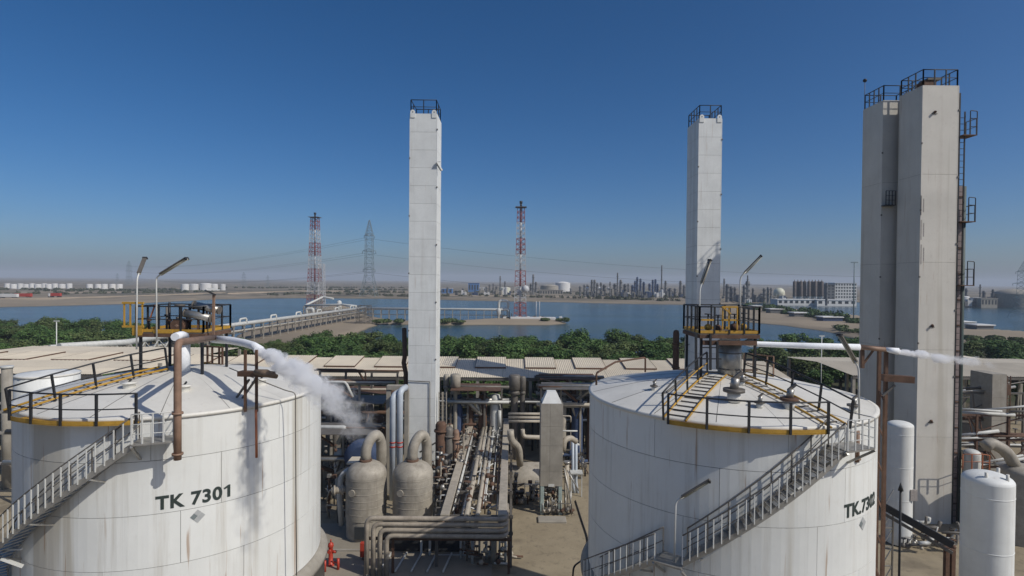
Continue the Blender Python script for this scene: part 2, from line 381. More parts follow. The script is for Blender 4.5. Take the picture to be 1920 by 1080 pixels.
def water_material():
    m = bpy.data.materials.new('lake_water'); m.use_nodes = True; t = m.node_tree; N = t.nodes; L = t.links; b = N['Principled BSDF']
    b.inputs['Base Color'].default_value = (0.018, 0.050, 0.062, 1); b.inputs['Roughness'].default_value = 0.16; b.inputs['IOR'].default_value = 1.33
    geo = N.new('ShaderNodeNewGeometry'); mp = N.new('ShaderNodeMapping'); mp.inputs['Scale'].default_value = (0.5, 0.9, 1); mp.inputs['Rotation'].default_value = (0, 0, .4)
    L.new(geo.outputs['Position'], mp.inputs[0])
    n = N.new('ShaderNodeTexNoise'); n.inputs['Scale'].default_value = 1.1; n.inputs['Detail'].default_value = 7; n.inputs['Roughness'].default_value = .62; L.new(mp.outputs[0], n.inputs['Vector'])
    mp2 = N.new('ShaderNodeMapping'); mp2.inputs['Scale'].default_value = (0.006, 0.035, 1); L.new(geo.outputs['Position'], mp2.inputs[0])
    n2 = N.new('ShaderNodeTexNoise'); n2.inputs['Scale'].default_value = 1.0; n2.inputs['Detail'].default_value = 5; L.new(mp2.outputs[0], n2.inputs['Vector'])
    r = N.new('ShaderNodeMapRange'); r.inputs[1].default_value = .38; r.inputs[2].default_value = .62; r.inputs[3].default_value = .35; r.inputs[4].default_value = 1.0; L.new(n2.outputs['Fac'], r.inputs[0])
    r3 = N.new('ShaderNodeMapRange'); r3.inputs[1].default_value = .42; r3.inputs[2].default_value = .62; L.new(n2.outputs['Fac'], r3.inputs[0])
    mc = N.new('ShaderNodeMix'); mc.data_type = 'RGBA'; mc.inputs[6].default_value = (0.014, 0.044, 0.066, 1); mc.inputs[7].default_value = (0.045, 0.080, 0.072, 1); L.new(r3.outputs[0], mc.inputs[0]); L.new(mc.outputs[2], b.inputs['Base Color'])
    bp = N.new('ShaderNodeBump'); bp.inputs['Distance'].default_value = 0.28; L.new(r.outputs[0], bp.inputs['Strength']); L.new(n.outputs['Fac'], bp.inputs['Height']); L.new(bp.outputs[0], b.inputs['Normal'])
    return m
wm = MB(); wm.add([(-1200, 130, GZ - .9), (1200, 130, GZ - .9), (1200, 720, GZ - .9), (-1200, 720, GZ - .9)], [(0, 1, 2, 3)])
struct(wm.build('lake', water_material()))

# paved strip by the tanks
def sheet(name, x0, x1, y0, y1, z, mat):
    m = MB(); m.add([(x0, y0, z), (x1, y0, z), (x1, y1, z), (x0, y1, z)], [(0, 1, 2, 3)]); return struct(m.build(name, mat))
M_pave = pmat('paving', (0.335, 0.295, 0.23), 0.9, var=0.12, vscale=0.25, speck=0.35, spcol=(0.15, 0.125, 0.095), bump=0.15, bscale=8)
sheet('pavement', -18, -1.2, 18, 45, GZ + .008, M_pave)

for a, b in ((G(590, 1034), G(684, 1034)), (G(684, 1034), G(690, 1100))):
    k = MB().beam(a + Vector((0, 0, .05)), b + Vector((0, 0, .05)), .16, .2).build('kerb', M_conc); k['kind'] = 'structure'
# ------------------------------------------------------------------ storage tanks
ZR, ZB, RT = 8.85, 0.95, 6.07
APEX = 0.95
def roof_z(r): return ZR + APEX * (1 - (r / RT) ** 1.6)
def ring_pt(c, r, a, z): return Vector((c[0] + r * cos(a), c[1] + r * sin(a), z))
def curved(mb, c, r0, r1, a0, a1, z0, z1, n):
    vs = []
    for i in range(n + 1):
        a = a0 + (a1 - a0) * i / n
        for (r, z) in ((r0, z0), (r1, z0), (r1, z1), (r0, z1)): vs.append(ring_pt(c, r, a, z))
    fs = []; sm = []
    for i in range(n):
        o = i * 4
        for k in range(4): fs.append((o + k, o + (k + 1) % 4, o + 4 + (k + 1) % 4, o + 4 + k)[::-1])
    fs += [(0, 1, 2, 3), tuple(n * 4 + k for k in (3, 2, 1, 0))]
    return mb.add(vs, fs)
def railing(parent, pts, h, mat, r=0.032, mids=(0.5,), toe=None, toemat=None, up=None, sub=1):
    "posts, top rail, mid rail and toe board as parts along a list of base points"
    up = up or Vector((0, 0, 1)); pts = [Vector(p) for p in pts]
    for p in pts: MB().beam(p, p + up * h, r * 2).build('rail_post', mat, parent)
    MB().tube([p + up * h for p in pts], r * 0.95, 6).build('top_rail', mat, parent)
    for mm in mids: MB().tube([p + up * (h * mm) for p in pts], r * 0.7, 6).build('mid_rail', mat, parent)
    if toe:
        mb = MB()
        for a, b in zip(pts[:-1], pts[1:]):
            d = (b - a); s = Vector((d.y, -d.x, 0)).normalized() * 0.012
            mb.add([a - s, a + s, b + s, b - s, a - s + up * toe, a + s + up * toe, b + s + up * toe, b - s + up * toe], [(0, 1, 2, 3), (7, 6, 5, 4), (0, 4, 5, 1), (1, 5, 6, 2), (2, 6, 7, 3), (3, 7, 4, 0)])
        mb.build('toe_board', toemat, parent)
def tank(c, label, offs, a_rail, walks):
    c = Vector((c[0], c[1], 0)); t = thing('storage_tank', label, 'storage tank', c, 'large white storage tanks')
    MB().lathe(c, [(RT + .2, GZ - .3), (RT + .2, .4), (RT + .35, .42), (RT + .35, .62), (RT + .22, .8), (RT + .05, .93), (0, .93)], 96).build('foundation', M_conc, t)
    MB().lathe(c, [(RT - .02, ZB - .02), (RT - .02, ZR - .02)], 128).build('seam_backing', M_seam, t)
    zs = [ZR - .015, 7.24, 5.25, 3.28, ZB]
    for k in range(4):
        n = 8; off = offs[k]
        for i in range(n):
            a0 = off + 2 * pi * i / n + .0013; a1 = off + 2 * pi * (i + 1) / n - .0013
            curved(MB(), c, RT - .03, RT, a0, a1, zs[k + 1] + .010, zs[k] - .010, 14).build('wall_plate', M_tank, t)
    # dome roof of radial sectors
    n = 16; prof = [i / 8 for i in range(9)]
    for i in range(n):
        a0 = 2 * pi * i / n + .004; a1 = 2 * pi * (i + 1) / n - .0005; mb = MB(); vs = []
        for q in prof:
            for j in range(6): vs.append(ring_pt(c, .25 + q * (RT - .25), a0 + (a1 - a0) * j / 5, roof_z(.25 + q * (RT - .25)) + .008 * (j == 5)))
        mb.add(vs, [(r * 6 + j, (r + 1) * 6 + j, (r + 1) * 6 + j + 1, r * 6 + j + 1) for r in range(8) for j in range(5)], True); mb.build('roof_plate', M_roof, t)
    MB().lathe(c, [(0.01, roof_z(0) - .012), (.5, roof_z(.5) - .012), (3, roof_z(3) - .012), (5, roof_z(5) - .012), (RT - .01, ZR - .012)], 64).build('roof_underlay', M_seam, t)
    MB().lathe(c, [(RT + .005, ZR - .12), (RT + .05, ZR - .12), (RT + .05, ZR + .02), (RT - .1, ZR + .03)], 128).build('rim_angle', M_roof, t)
    # rim railing with yellow toe board
    a0, a1 = a_rail; n = max(3, round((a1 - a0) * (RT + .25) / 1.28))
    al = [a0 + (a1 - a0) * i / n for i in range(n + 1)]
    arc = MB(); curved(arc, c, RT + .052, RT + .48, a0, a1, ZR - .13, ZR - .09, 24); arc.build('rim_walkway', M_yellow, t)
    g = MB(); curved(g, c, RT + .46, RT + .485, a0, a1, ZR - .085, ZR + .035, 24); g.build('toe_board', M_yellow, t)
    for a in al: MB().beam(ring_pt(c, RT + .5, a, ZR - .12), ring_pt(c, RT + .5, a, ZR + 1.0), .075).build('rail_post', M_dark, t)
    fine = [a0 + (a1 - a0) * i / 24 for i in range(25)]
    MB().tube([ring_pt(c, RT + .5, a, ZR + 1.0) for a in fine], .032, 6).build('top_rail', M_dark, t)
    MB().tube([ring_pt(c, RT + .5, a, ZR + .46) for a in fine], .024, 6).build('mid_rail', M_dark, t)
    for (a, kinds, r_in) in walks:
        d = Vector((cos(a), sin(a), 0)); s = Vector((-sin(a), cos(a), 0))
        for i in range(12):   # roof steps between the two sides
            r = r_in + (RT - r_in) * (i + .5) / 12; p = c + d * r; z = roof_z(r)
            MB().beam(p - s * .38 + Vector((0, 0, z + .03)), p + s * .38 + Vector((0, 0, z + .03)), .04).build('roof_step', M_grey, t)
        for sgn, kind in zip((-1, 1), kinds):
            if not kind: continue
            pts = [c + d * r + s * (.42 * sgn) + Vector((0, 0, roof_z(r) + .03)) for r in [r_in + (RT + .3 - r_in) * i / 4 for i in range(5)]]
            m1 = M_dark
            MB().tube([p + Vector((0, 0, .09)) for p in pts], .045, 4).build('toe_board', M_yellow, t)
            if kind == 2:
                nrm = (Vector((0, 0, 1)) + d * .12).normalized()
                for p in pts: MB().beam(p, p + nrm * 1.05, .07).build('rail_post', m1, t)
                MB().tube([p + nrm * 1.05 for p in pts], .034, 6).build('top_rail', m1, t)
                MB().tube([p + nrm * .55 for p in pts], .026, 6).build('mid_rail', m1 if sgn > 0 else M_yellow, t)
    return t, c
def spiral_stair(c, label, a0, z0, a1, z1, steps, landing=None):
    r0, r1 = RT + .12, RT + .85
    t = thing('tank_stair', label, 'staircase', ring_pt(c, r1, a0, z0 - .4))
    base = ring_pt(c, r1, 0, 0)
    fr = [i / steps for i in range(steps + 1)]
    for i in range(steps):
        a = a0 + (a1 - a0) * (i + .5) / steps; z = z0 + (z1 - z0) * (i + .5) / steps; da = .13 / r1
        curved(MB(), c, r0, r1, a - da, a + da, z - .035, z, 1).build('tread', M_steel, t)
    for (r, nm) in ((r0, 'inner_stringer'), (r1, 'outer_stringer')):
        mb = MB(); vs = []; m = steps
        for f in fr:
            a = a0 + (a1 - a0) * f; z = z0 + (z1 - z0) * f
            for (dr, dz) in ((-.012, -.16), (.012, -.16), (.012, .05), (-.012, .05)): vs.append(ring_pt(c, r + dr, a, z + dz))
        fs = [(o * 4 + k, o * 4 + (k + 1) % 4, o * 4 + 4 + (k + 1) % 4, o * 4 + 4 + k) for o in range(m) for k in range(4)]
        mb.add(vs, fs); mb.build(nm, M_steel, t)
    for (r, nm, hm) in ((r1 + .02, 'outer', M_lampw), (r0 + .03, 'inner', M_grey)):
        for i in range(0, steps + 1, 1 if nm == 'outer' else 3):
            a = a0 + (a1 - a0) * i / steps; z = z0 + (z1 - z0) * i / steps
            MB().beam(ring_pt(c, r, a, z - .05), ring_pt(c, r, a, z + 1.0), .035).build('baluster', hm, t)
        ln = [ring_pt(c, r, a0 + (a1 - a0) * f, z0 + (z1 - z0) * f + 1.0) for f in fr]
        MB().tube(ln, .026, 6).build('handrail', M_grey, t)
        MB().tube([p - Vector((0, 0, .5)) for p in ln], .018, 6).build('mid_rail', M_grey, t)
    for f in (.15, .4, .65, .9):
        a = a0 + (a1 - a0) * f; z = z0 + (z1 - z0) * f
        MB().beam(ring_pt(c, RT, a, z - .55), ring_pt(c, r1, a, z - .18), .06).build('bracket', M_steel, t)
    return t
def landing(c, label, a0, a1, z, rails=True, dr=1.0):
    t = thing('stair_landing', label, 'platform', ring_pt(c, RT + .5, (a0 + a1) / 2, z))
    curved(MB(), c, RT + .06, RT + dr, a0, a1, z - .06, z, 4).build('deck', M_steel, t)
    for a in (a0, a1): MB().beam(ring_pt(c, RT + .02, a, z - .8), ring_pt(c, RT + dr, a, z - .08), .08).build('bracket', M_steel, t)
    if rails:
        pts = [ring_pt(c, RT + dr - .02, a0 + (a1 - a0) * i / 4, z) for i in range(5)]
        railing(t, pts + [ring_pt(c, RT + .1, a1, z)], 1.05, M_lampw, .022, (.33, .66))
    return t
def tank_text(c, txt, a_mid, z, size, name, label):
    cu = bpy.data.curves.new('txt', 'FONT'); cu.body = txt.rstrip('1'); cu.size = size; cu.align_x = 'CENTER'; cu.extrude = 0.004; cu.offset = .022; cu.space_character = 1.08; cu.shear = 0.0
    ob = bpy.data.objects.new('txt', cu); COL.objects.link(ob)
    dg = bpy.context.evaluated_depsgraph_get(); m2 = bpy.data.meshes.new_from_object(ob.evaluated_get(dg))
    bpy.data.objects.remove(ob); R = RT + .012
    if txt.endswith('1'):        # the numeral one with its flag, drawn as a polygon
        x0 = max(v.co.x for v in m2.vertices) + .07 * size; ch = .70 * size
        for v in m2.vertices: v.co.x -= .19 * size
        x0 -= .19 * size; pr = [(.20, 0), (.36, 0), (.36, 1), (.25, 1), (0, .80), (.06, .68), (.20, .78)]
        vs = [tuple(v.co) for v in m2.vertices]; fs = [tuple(p.vertices) for p in m2.polygons]; o = len(vs)
        vs += [(x0 + a * size, b * ch, .004) for a, b in pr]; fs += [(o, o + 1, o + 2, o + 6), (o + 2, o + 3, o + 4, o + 5, o + 6)]
        m2 = bpy.data.meshes.new('lettering'); m2.from_pydata(vs, [], fs)
    for v in m2.vertices:
        a = a_mid + v.co.x / R; r = R + v.co.z; v.co = (c.x + r * cos(a), c.y + r * sin(a), z + v.co.y)
    m2.materials.clear(); m2.materials.append(M_text); m2.update()
    return m2

C1, C2 = (-15.3, 26.4), (9.77, 26.1)
T1, c1 = tank(C1, 'white storage tank lettered TK 7301, standing at the left of the pipe rack', [rad(20 + k) for k in (0, 22, 9, 30)], (rad(243), rad(287)), [(rad(235), (1, 2), .9)])
T2, c2 = tank(C2, 'white storage tank lettered TK.7302, standing in front of the slim tower', [rad(k) for k in (1, 24, 12, 33)], (rad(233), rad(281.5)), [(rad(234.5), (2, 1), .9), (rad(288), (1, 2), .9)])
link('lettering', tank_text(c1, 'TK 7301', rad(303.1), 5.42, .68, 'lettering', ''), T1)
link('lettering', tank_text(c2, 'TK.7302', rad(305.6), 5.42, .68, 'lettering', ''), T2)
def placard(c, a, z, T):
    for (du, dv, m) in ((0, .13, M_plac2), (-.13, 0, M_plac), (.13, 0, M_plac2), (0, -.13, M_plac2)):
        q = [(du + x, dv + y_) for x, y_ in ((0, -.125), (.125, 0), (0, .125), (-.125, 0))]
        R = RT + .014; MB().add([ring_pt(c, R, a + x / R, z + y_) for x, y_ in q], [(0, 1, 2, 3)]).build('hazard_placard', m, T)
placard(c1, rad(304.3), 4.93, T1); placard(c2, rad(305), 4.98, T2)
spiral_stair(c1, 'grey steel stair winding down the wall of the TK 7301 tank', rad(287), 8.1, rad(213), 1.6, 31)
landing(c1, 'small railed stair landing at the rim of the TK 7301 tank', rad(287), rad(297.5), 8.15)
spiral_stair(c2, 'grey steel stair climbing from mid landing to the rim of the TK.7302 tank', rad(284.5), 8.2, rad(239), 3.9, 21)
spiral_stair(c2, 'lower flight of grey steel stair below the landing of the TK.7302 tank', rad(230.5), 3.7, rad(198), 1.1, 13)
landing(c2, 'railed stair landing at the top right rim of the TK.7302 tank', rad(284.5), rad(295), 8.25)
landing(c2, 'half-height stair landing on the shaded side of the TK.7302 tank', rad(230.5), rad(239), 3.75, False)

# ------------------------------------------------------------------ cold box towers
def tower(label, x0, x1, y0, y1, h, mat, ph, lugs=True, name='cold_box_tower'):
    t = thing(name, label, 'tower', ((x0 + x1) / 2, (y0 + y1) / 2, GZ), 'tall square towers')
    g = .008; d = .03
    MB().box((x0 + d, y0 + d, GZ - .2), (x1 - d, y1 - d, h - .02)).build('core', M_seam, t)
    n = round((h - GZ) / ph); MB().box((x0 + .004, y0 + .004, h - .018), (x1 - .004, y1 - .004, h + .05)).build('top_plate', mat, t)
    for i in range(n):
        z0, z1 = GZ + (h - GZ) * i / n + g, GZ + (h - GZ) * (i + 1) / n - g; z1 = min(z1, h - .025)
        MB().bbox((x0 + .045, y0, z0), (x1 - .045, y0 + d - .002, z1), .008).build('panel', mat, t)
        MB().bbox((x0, y0 + .045, z0), (x0 + d - .002, y1 - .045, z1), .008).build('panel', mat, t)
        MB().bbox((x1 - d + .002, y0 + .045, z0), (x1, y1 - .045, z1), .008).build('panel', mat, t)
    for (x, yy) in ((x0, y0), (x1 - .04, y0), (x0, y1 - .04), (x1 - .04, y1 - .04)):
        MB().box((x - .006, yy - .006, GZ), (x + .046, yy + .046, h - .022)).build('corner_angle', mat, t)
    for i in range(9):
        z = GZ + 12 + i * 2.7
        if z < h - 1: MB().box((x0 - .05 if i % 2 else x1 - .04, y0 - .05, z), (x0 + .06 if i % 2 else x1 + .07, y0 + .02, z + .14)).build('edge_bracket', M_grey, t)
    if lugs:
        for x in (x0 + .06, x1 - .5):
            mb = MB(); pr = []
            for k in range(13): a = pi * k / 12; pr.append((.22 - .22 * cos(a), .18 + .22 * sin(a)))
            pr = [(0, -.34), *pr, (.44, -.34)]
            m = len(pr); vs = [(x + u, y0 - .06, h + v) for u, v in pr] + [(x + u, y0 - .012, h + v) for u, v in pr]
            mb.add(vs, [tuple(range(m))[::-1], tuple(range(m, 2 * m))] + [(i, (i + 1) % m, m + (i + 1) % m, m + i) for i in range(m)])
            lg = mb.build('lifting_lug', M_tower, t)
            MB().cyl((x + .22, y0 - .07, h + .18), (x + .22, y0 - .055, h + .18), .05, n=12).build('pin_hole', M_dark, lg)
    return t
def top_railing(t, x0, x1, y0, y1, z, mat, npx, npy, h=1.3, e=.09):
    P = lambda a, b, n: [Vector(a).lerp(Vector(b), i / n) for i in range(n + 1)]
    for a, b, n in (((x0 + e, y0 + e, z), (x1 - e, y0 + e, z), npx), ((x0 + e, y0 + e, z), (x0 + e, y1 - e, z), npy), ((x1 - e, y0 + e, z), (x1 - e, y1 - e, z), npy), ((x0 + e, y1 - e, z), (x1 - e, y1 - e, z), npx)):
        railing(t, P(a, b, n), h, mat, .04, (.5,))
tw1 = tower('slim white square tower rising behind the two grey vessels', -9.72, -7.15, 53.2, 56.3, 29.5, M_tower, 1.68)
top_railing(tw1, -9.72, -7.15, 53.2, 56.3, 29.55, M_dark, 2, 2)
tw2 = tower('white square tower with shaded flank behind the TK.7302 tank', 18.3, 20.6, 56, 59.6, 30.1, M_tower, 1.75)
top_railing(tw2, 18.3, 20.6, 56, 59.6, 30.15, M_dark, 2, 4)
X0, X1, Y0, Y1 = 33.05, 36.0, 45.9, 48.65
tw3 = tower('broad weathered tower with ladder, tallest and nearest at the right', X0, X1, Y0, Y1, 30.0, M_tower3, 7.1, False)
top_railing(tw3, X0, X1, Y0, Y1, 30.05, M_dark, 3, 3)
MB().bbox((33.9, 46.9, 30.06), (34.9, 47.9, 30.8)).build('roof_unit', M_rust, tw3)
MB().bbox((34.1, 46.8, 30.82), (35.2, 47.9, 30.98)).build('roof_unit_lid', M_grey, tw3)
for (px, py) in ((1752, 213), (1747, 613), (1745, 792)):
    p = A(px, py, Y0); MB().box((p.x - .22, Y0 - .06, p.z - .03), (p.x + .22, Y0 - .005, p.z + .01)).build('instrument_bracket', M_grey, tw3)
    MB().cyl((p.x - .07, Y0 - .2, p.z + .08), (p.x + .04, Y0 - .01, p.z + .14), .1).build('nozzle', M_rust, tw3)
M_sten = pmat('faded_stencil', (0.42, 0.38, 0.35), .8, var=.2, vscale=14)
for i in range(3):    # faded vertical stencil marks
    for dx, ln in ((0, .8), (.2, .55)):
        p = A(1726, 385 + i * 46, Y0); MB().box((p.x + dx, Y0 - .006, p.z - ln), (p.x + dx + .09, Y0 - .002, p.z + ln)).build('stencil_patch', M_sten, tw3)
tw4 = tower('weathered tower standing close behind the broad laddered one', 32.15, 35.2, 49.4, 52.2, 29.9, M_tower3, 7.0, False)
top_railing(tw4, 32.15, 35.2, 49.4, 52.2, 29.95, M_dark, 2, 4)
MB().tube([(32.2, 52.1, 29.95), (32.2, 52.1, 32.6)], .025, 6).build('antenna_mast', M_grey, tw4)
MB().lathe((32.2, 52.1, 32.6), [(.001, -.18), (.14, -.11), (.18, 0), (.14, .11), (.001, .18)], 12).build('antenna_ball', M_dark, tw4)
bal = thing('tower_balcony', 'small dark railed balcony in the cleft between the two weathered towers', 'platform', (32.7, 49, 20.3))
p = A(1668, 383, 49)
MB().box((32.1, 48.75, p.z - .14), (33.0, 49.38, p.z - .07)).build('deck', M_dark, bal)
railing(bal, [(32.13 + .27 * k, 48.78, p.z - .07) for k in range(4)], 1.2, M_dark, .028, (.33, .66))
ch = thing('service_riser', 'dusty mauve-brown duct climbing the flank of the broad laddered tower', 'duct', (36.5, 47, GZ))
zt = A(1790, 350, 46.6).z
MB().bbox((36.05, 46.3, GZ), (36.75, 48.1, zt)).build('duct', pmat('mauve_cladding', (0.30, 0.24, 0.23), .7, var=.15, streak=.4), ch)
for z in np.arange(GZ + 1.5, zt, 2.1): MB().box((36.04, 46.22, z), (36.82, 48.14, z + .09)).build('band', M_rust, ch)
lad = thing('ladder', 'dark ladder and grey riser on the flank of the broad tower', 'ladder', (37.1, 46.5, GZ))
for dx in (0, .42): MB().beam((36.2 + dx, 46.05, GZ), (36.2 + dx, 46.05, 29.5 if dx == 0 else 28), .08).build('stile', M_dark, lad)
for i in range(66): MB().cyl((36.2, 46.05, GZ + .6 + i * .5), (36.62, 46.05, GZ + .6 + i * .5), .024, n=6).build('rung', M_dark, lad)
MB().tube([(36.98, 46.5, GZ), (36.98, 46.5, zt)], .2, 10).build('riser_pipe', pmat('dark_green_pipe', (.07, .10, .09), .6, var=.15), lad)
for (py0, py1) in ((212, 258), (372, 418), (490, 536)):
    z0 = A(1800, py1, 46.5).z; z1 = A(1800, py0, 46.5).z
    b2 = thing('ladder_balcony', 'railed ladder balcony on the broad tower, %s' % {212: 'topmost one near the roof', 372: 'middle one of the three', 490: 'lowest one of the three'}[py0], 'platform', (37.3, 46.5, z0), 'ladder balconies')
    MB().box((36.3, 45.75, z0), (37.4, 46.9, z0 + .07)).build('deck', M_rust, b2)
    railing(b2, [(36.85, 45.78, z0 + .07), (37.37, 45.78, z0 + .07), (37.37, 46.88, z0 + .07)], 1.3, M_dark, .035, (.5,))
    MB().tube([(36.85, 45.78, z0 + .5), (36.85, 45.78, z1), (37.4, 45.78, z1 - .05), (37.4, 45.78, z0)], .035, 6, .1).build('hoop', M_dark, b2)
lp = thing('lamp_bracket', 'small white box lamp fixed on the edge of the slim tower', 'lamp', A(821, 310, 53.2))
p = A(822, 310, 53.0); MB().beam(p + Vector((-.17, 0, .28)), p + Vector((.25, .4, -.42)), .25, .14).build('lamp_box', M_lampw, lp)
MB().beam(p + Vector((-.17, .14, .34)), p + Vector((.14, .4, .42)), .04).build('arm', M_grey, lp)

# ------------------------------------------------------------------ roof platforms on the tanks
def platform(name, label, x0, x1, y0, y1, z, legz, parent=None):
    t = thing(name, label, 'platform', ((x0 + x1) / 2, (y0 + y1) / 2, legz), 'steel platforms on the tank roofs')
    MB().box((x0, y0, z - .06), (x1, y1, z)).build('deck', M_grey, t)
    for a, b in (((x0, y0), (x1, y0)), ((x0, y1), (x1, y1)), ((x0, y0), (x0, y1)), ((x1, y0), (x1, y1))):
        MB().beam((a[0], a[1], z - .14), (b[0], b[1], z - .14), .1, .16).build('edge_beam', M_rust, t)
    for x in (x0 + .12, x1 - .12):
        for yy in (y0 + .12, y1 - .12): MB().beam((x, yy, legz - .3), (x, yy, z - .14), .1).build('leg', M_dark, t)
    return t
def rails_around(t, x0, x1, y0, y1, z, mats, n=3, h=1.12):
    P = lambda a, b: [Vector(a).lerp(Vector(b), i / n) for i in range(n + 1)]
    for (a, b), m in zip((((x0, y0, z), (x1, y0, z)), ((x0, y1, z), (x1, y1, z)), ((x0, y0, z), (x0, y1, z)), ((x1, y0, z), (x1, y1, z))), mats):
        railing(t, P(a, b), h, m, .035, (.5,), .13, M_yellow)
# TK 7301
pl1 = platform('roof_platform', 'yellow railed steel platform with valves on the TK 7301 roof', -16.75, -13.75, 25.2, 27.6, 11.55, 9.4)
rails_around(pl1, -16.75, -13.75, 25.2, 27.6, 11.55, (M_dark, M_dark, M_dark, M_dark), 3, 1.15)
for k in range(4): MB().box((-17.3 + k * .27, 25.15, 11.75), (-17.24 + k * .27, 25.2, 12.85)).build('gate_bar', M_yellow, pl1)
for z in (11.75, 12.8): MB().box((-17.35, 25.13, z), (-16.4, 25.21, z + .09)).build('gate_rail', M_yellow, pl1)
MB().box((-16.9, 25.14, 11.4), (-16.45, 25.2, 11.75)).build('kick_plate', M_yellow, pl1)
MB().box((-15.95, 25.14, 11.5), (-15.1, 25.19, 11.68)).build('kick_plate', M_yellow, pl1)
MB().beam((-16.15, 25.25, 12.2), (-15.95, 25.25, 12.75), .05).build('cross_brace', M_orange, pl1)
for (dx, dz) in ((0, .2), (.25, .55)):
    q = thing('valve_actuator', 'grey cylinder actuator tilted on the TK 7301 platform, %s one' % ('lower' if dx == 0 else 'upper'), 'actuator', (-14.1 + dx, 25.4, 11.9 + dz))
    a = Vector((-14.62 + dx, 25.35 + dx, 12.2 + dz)); b = a + Vector((1.15, -.1, -.22))
    MB().cyl(a, b, .17, n=16).build('barrel', M_steel, q); MB().cyl(a - Vector((.06, 0, -.01)), a, .2, n=16).build('end_flange', M_grey, q); MB().cyl(b, b + Vector((.05, 0, -.01)), .19, n=16).build('end_flange', M_grey, q)
    MB().beam(a.lerp(b, .5), a.lerp(b, .5) - Vector((0, 0, .62 + dz)), .07).build('stand', M_rust, q)
vb = thing('gate_valve', 'rusty round valve body in the middle of the TK 7301 platform', 'valve', (-14.9, 25.45, 11.55))
MB().lathe((-14.95, 25.45, 11.85), [(.001, -.28), (.2, -.24), (.27, 0), (.2, .24), (.001, .28)], 16).build('body', M_brown, vb)
MB().cyl((-14.95, 25.45, 12.1), (-14.95, 25.45, 12.75), .05).build('stem', M_dark, vb); MB().cyl((-14.95, 25.2, 11.85), (-14.95, 25.7, 11.85), .3, n=14).build('flange', M_rust, vb)
MB().cyl((-14.95, 25.45, 12.72), (-14.95, 25.45, 12.78), .22, n=14).build('handwheel', M_grey, vb)
nz = thing('roof_nozzle', 'short white frosted nozzle under the TK 7301 platform', 'nozzle', (-14.9, 25.6, 9.6))
MB().cyl((-14.9, 25.6, 9.55), (-14.9, 25.6, 11.4), .3, n=18).build('neck', M_frost, nz); MB().cyl((-14.9, 25.6, 11.0), (-14.9, 25.6, 11.12), .45, n=18).build('flange', M_grey, nz)
def tube_lamp(label, base, top, tip, group='tube lamps on bent poles'):
    t = thing('pole_lamp', label, 'lamp', base, group); base = Vector(base); top = Vector(top); tip = Vector(tip); d = (tip - top).normalized()
    MB().tube([base, top, top + d * .35], .035, 8, .25).build('pole', M_lampw, t)
    a = top + d * .25; b = tip
    h = MB().beam(a + Vector((0, 0, .05)), b + Vector((0, 0, .05)), .17, .05).build('housing', M_grey, t)
    for k in (-1, 1): MB().cyl(a + Vector((.05 * k, 0, -.02)), b + Vector((.05 * k, 0, -.02)), .028, n=8).build('tube', M_lampg, h)
    MB().beam(b - d * .03, b + d * .03, .2, .12).build('end_cap', M_dark, h)
    return t
tube_lamp('tube lamp on bent pole at the outer corner of the TK 7301 platform', A(256, 655, 25.1), A(257, 522, 25.1), A(272, 484, 25.8))
tube_lamp('longer tube lamp on bent pole at the front of the TK 7301 platform', A(294, 640, 25.1), A(293, 520, 25.1), A(350, 485, 24.7))
tube_lamp('tube lamp seen against the shaded tower on the TK.7302 platform', A(1311, 632, 25.2), A(1312, 542, 25.2), A(1331, 488, 25.4))
tube_lamp('tube lamp with yellowish tubes on the TK.7302 platform', A(1388, 622, 25.2), A(1388, 520, 25.2), A(1427, 480, 24.9))
tube_lamp('tube lamp leaning inward from the stair head of the TK.7302 tank', A(1611, 790, 20.9), A(1610, 690, 20.9), A(1574, 628, 20.6))
tube_lamp('tube lamp on bent pole beside the half-height landing of TK.7302', A(1264, 1058, 20.6), A(1267, 940, 20.6), A(1330, 902, 20.2))
fl = thing('floodlight', 'white square floodlight on a post at the TK 7301 platform', 'lamp', A(400, 610, 25.3))
p = A(401, 548, 25.3); MB().beam(A(400, 640, 25.3), p - Vector((0, 0, .1)), .09).build('post', M_brown, fl)
MB().beam(p + Vector((-.32, -.12, .08)), p + Vector((.02, .1, -.12)), .42, .07).build('head', M_dark, fl); MB().beam(p + Vector((-.28, .02, .16)), p + Vector((.16, .16, .1)), .4, .05).build('reflector', M_lampw, fl)
# vent pipes and their supports on TK 7301
pipe('overflow_pipe', 'brown pipe bending down over the front rim of the TK 7301 tank', [A(402, 633, 25.2), A(333, 642, 20.15), A(333, 770, 20.15), A(333, 862, 20.15)], .13, M_brown, 'pipe', bend=.3, n=14, flanges=((2, .05), (2, .88)))
pipe('ice_crust', 'lump of white frost at the bend of the brown overflow pipe', [A(328, 632, 20.8), A(340, 628, 21.4), A(347, 630, 22.2)], .15, M_frost, 'frost', bend=.1)
vp1 = thing('frosted_vent_pipe', 'white frosted vent pipe with a down-bent mouth above the TK 7301 roof', 'pipe', A(405, 637, 25.4))
pts = [A(400, 636, 25.4), A(430, 638, 24.7), A(458, 643, 23.8), A(476, 648.5, 23.1), A(488, 656, 22.7)]
MB().tube(pts, [.17, .165, .16, .16, .165], 16).build('tube', M_frost, vp1)
sf = thing('vent_support', 'rusty two-post support carrying the frosted vent pipe of TK 7301', 'pipe support', A(462, 770, 22.3))
for px in (460, 481): MB().beam(A(px, 656, 22.4), A(px, 772, 22.4), .09).build('post', M_rust, sf)
MB().beam(A(450, 700, 22.5), A(512, 702, 22.2), .34, .2).build('cross_beam', M_rust, sf)
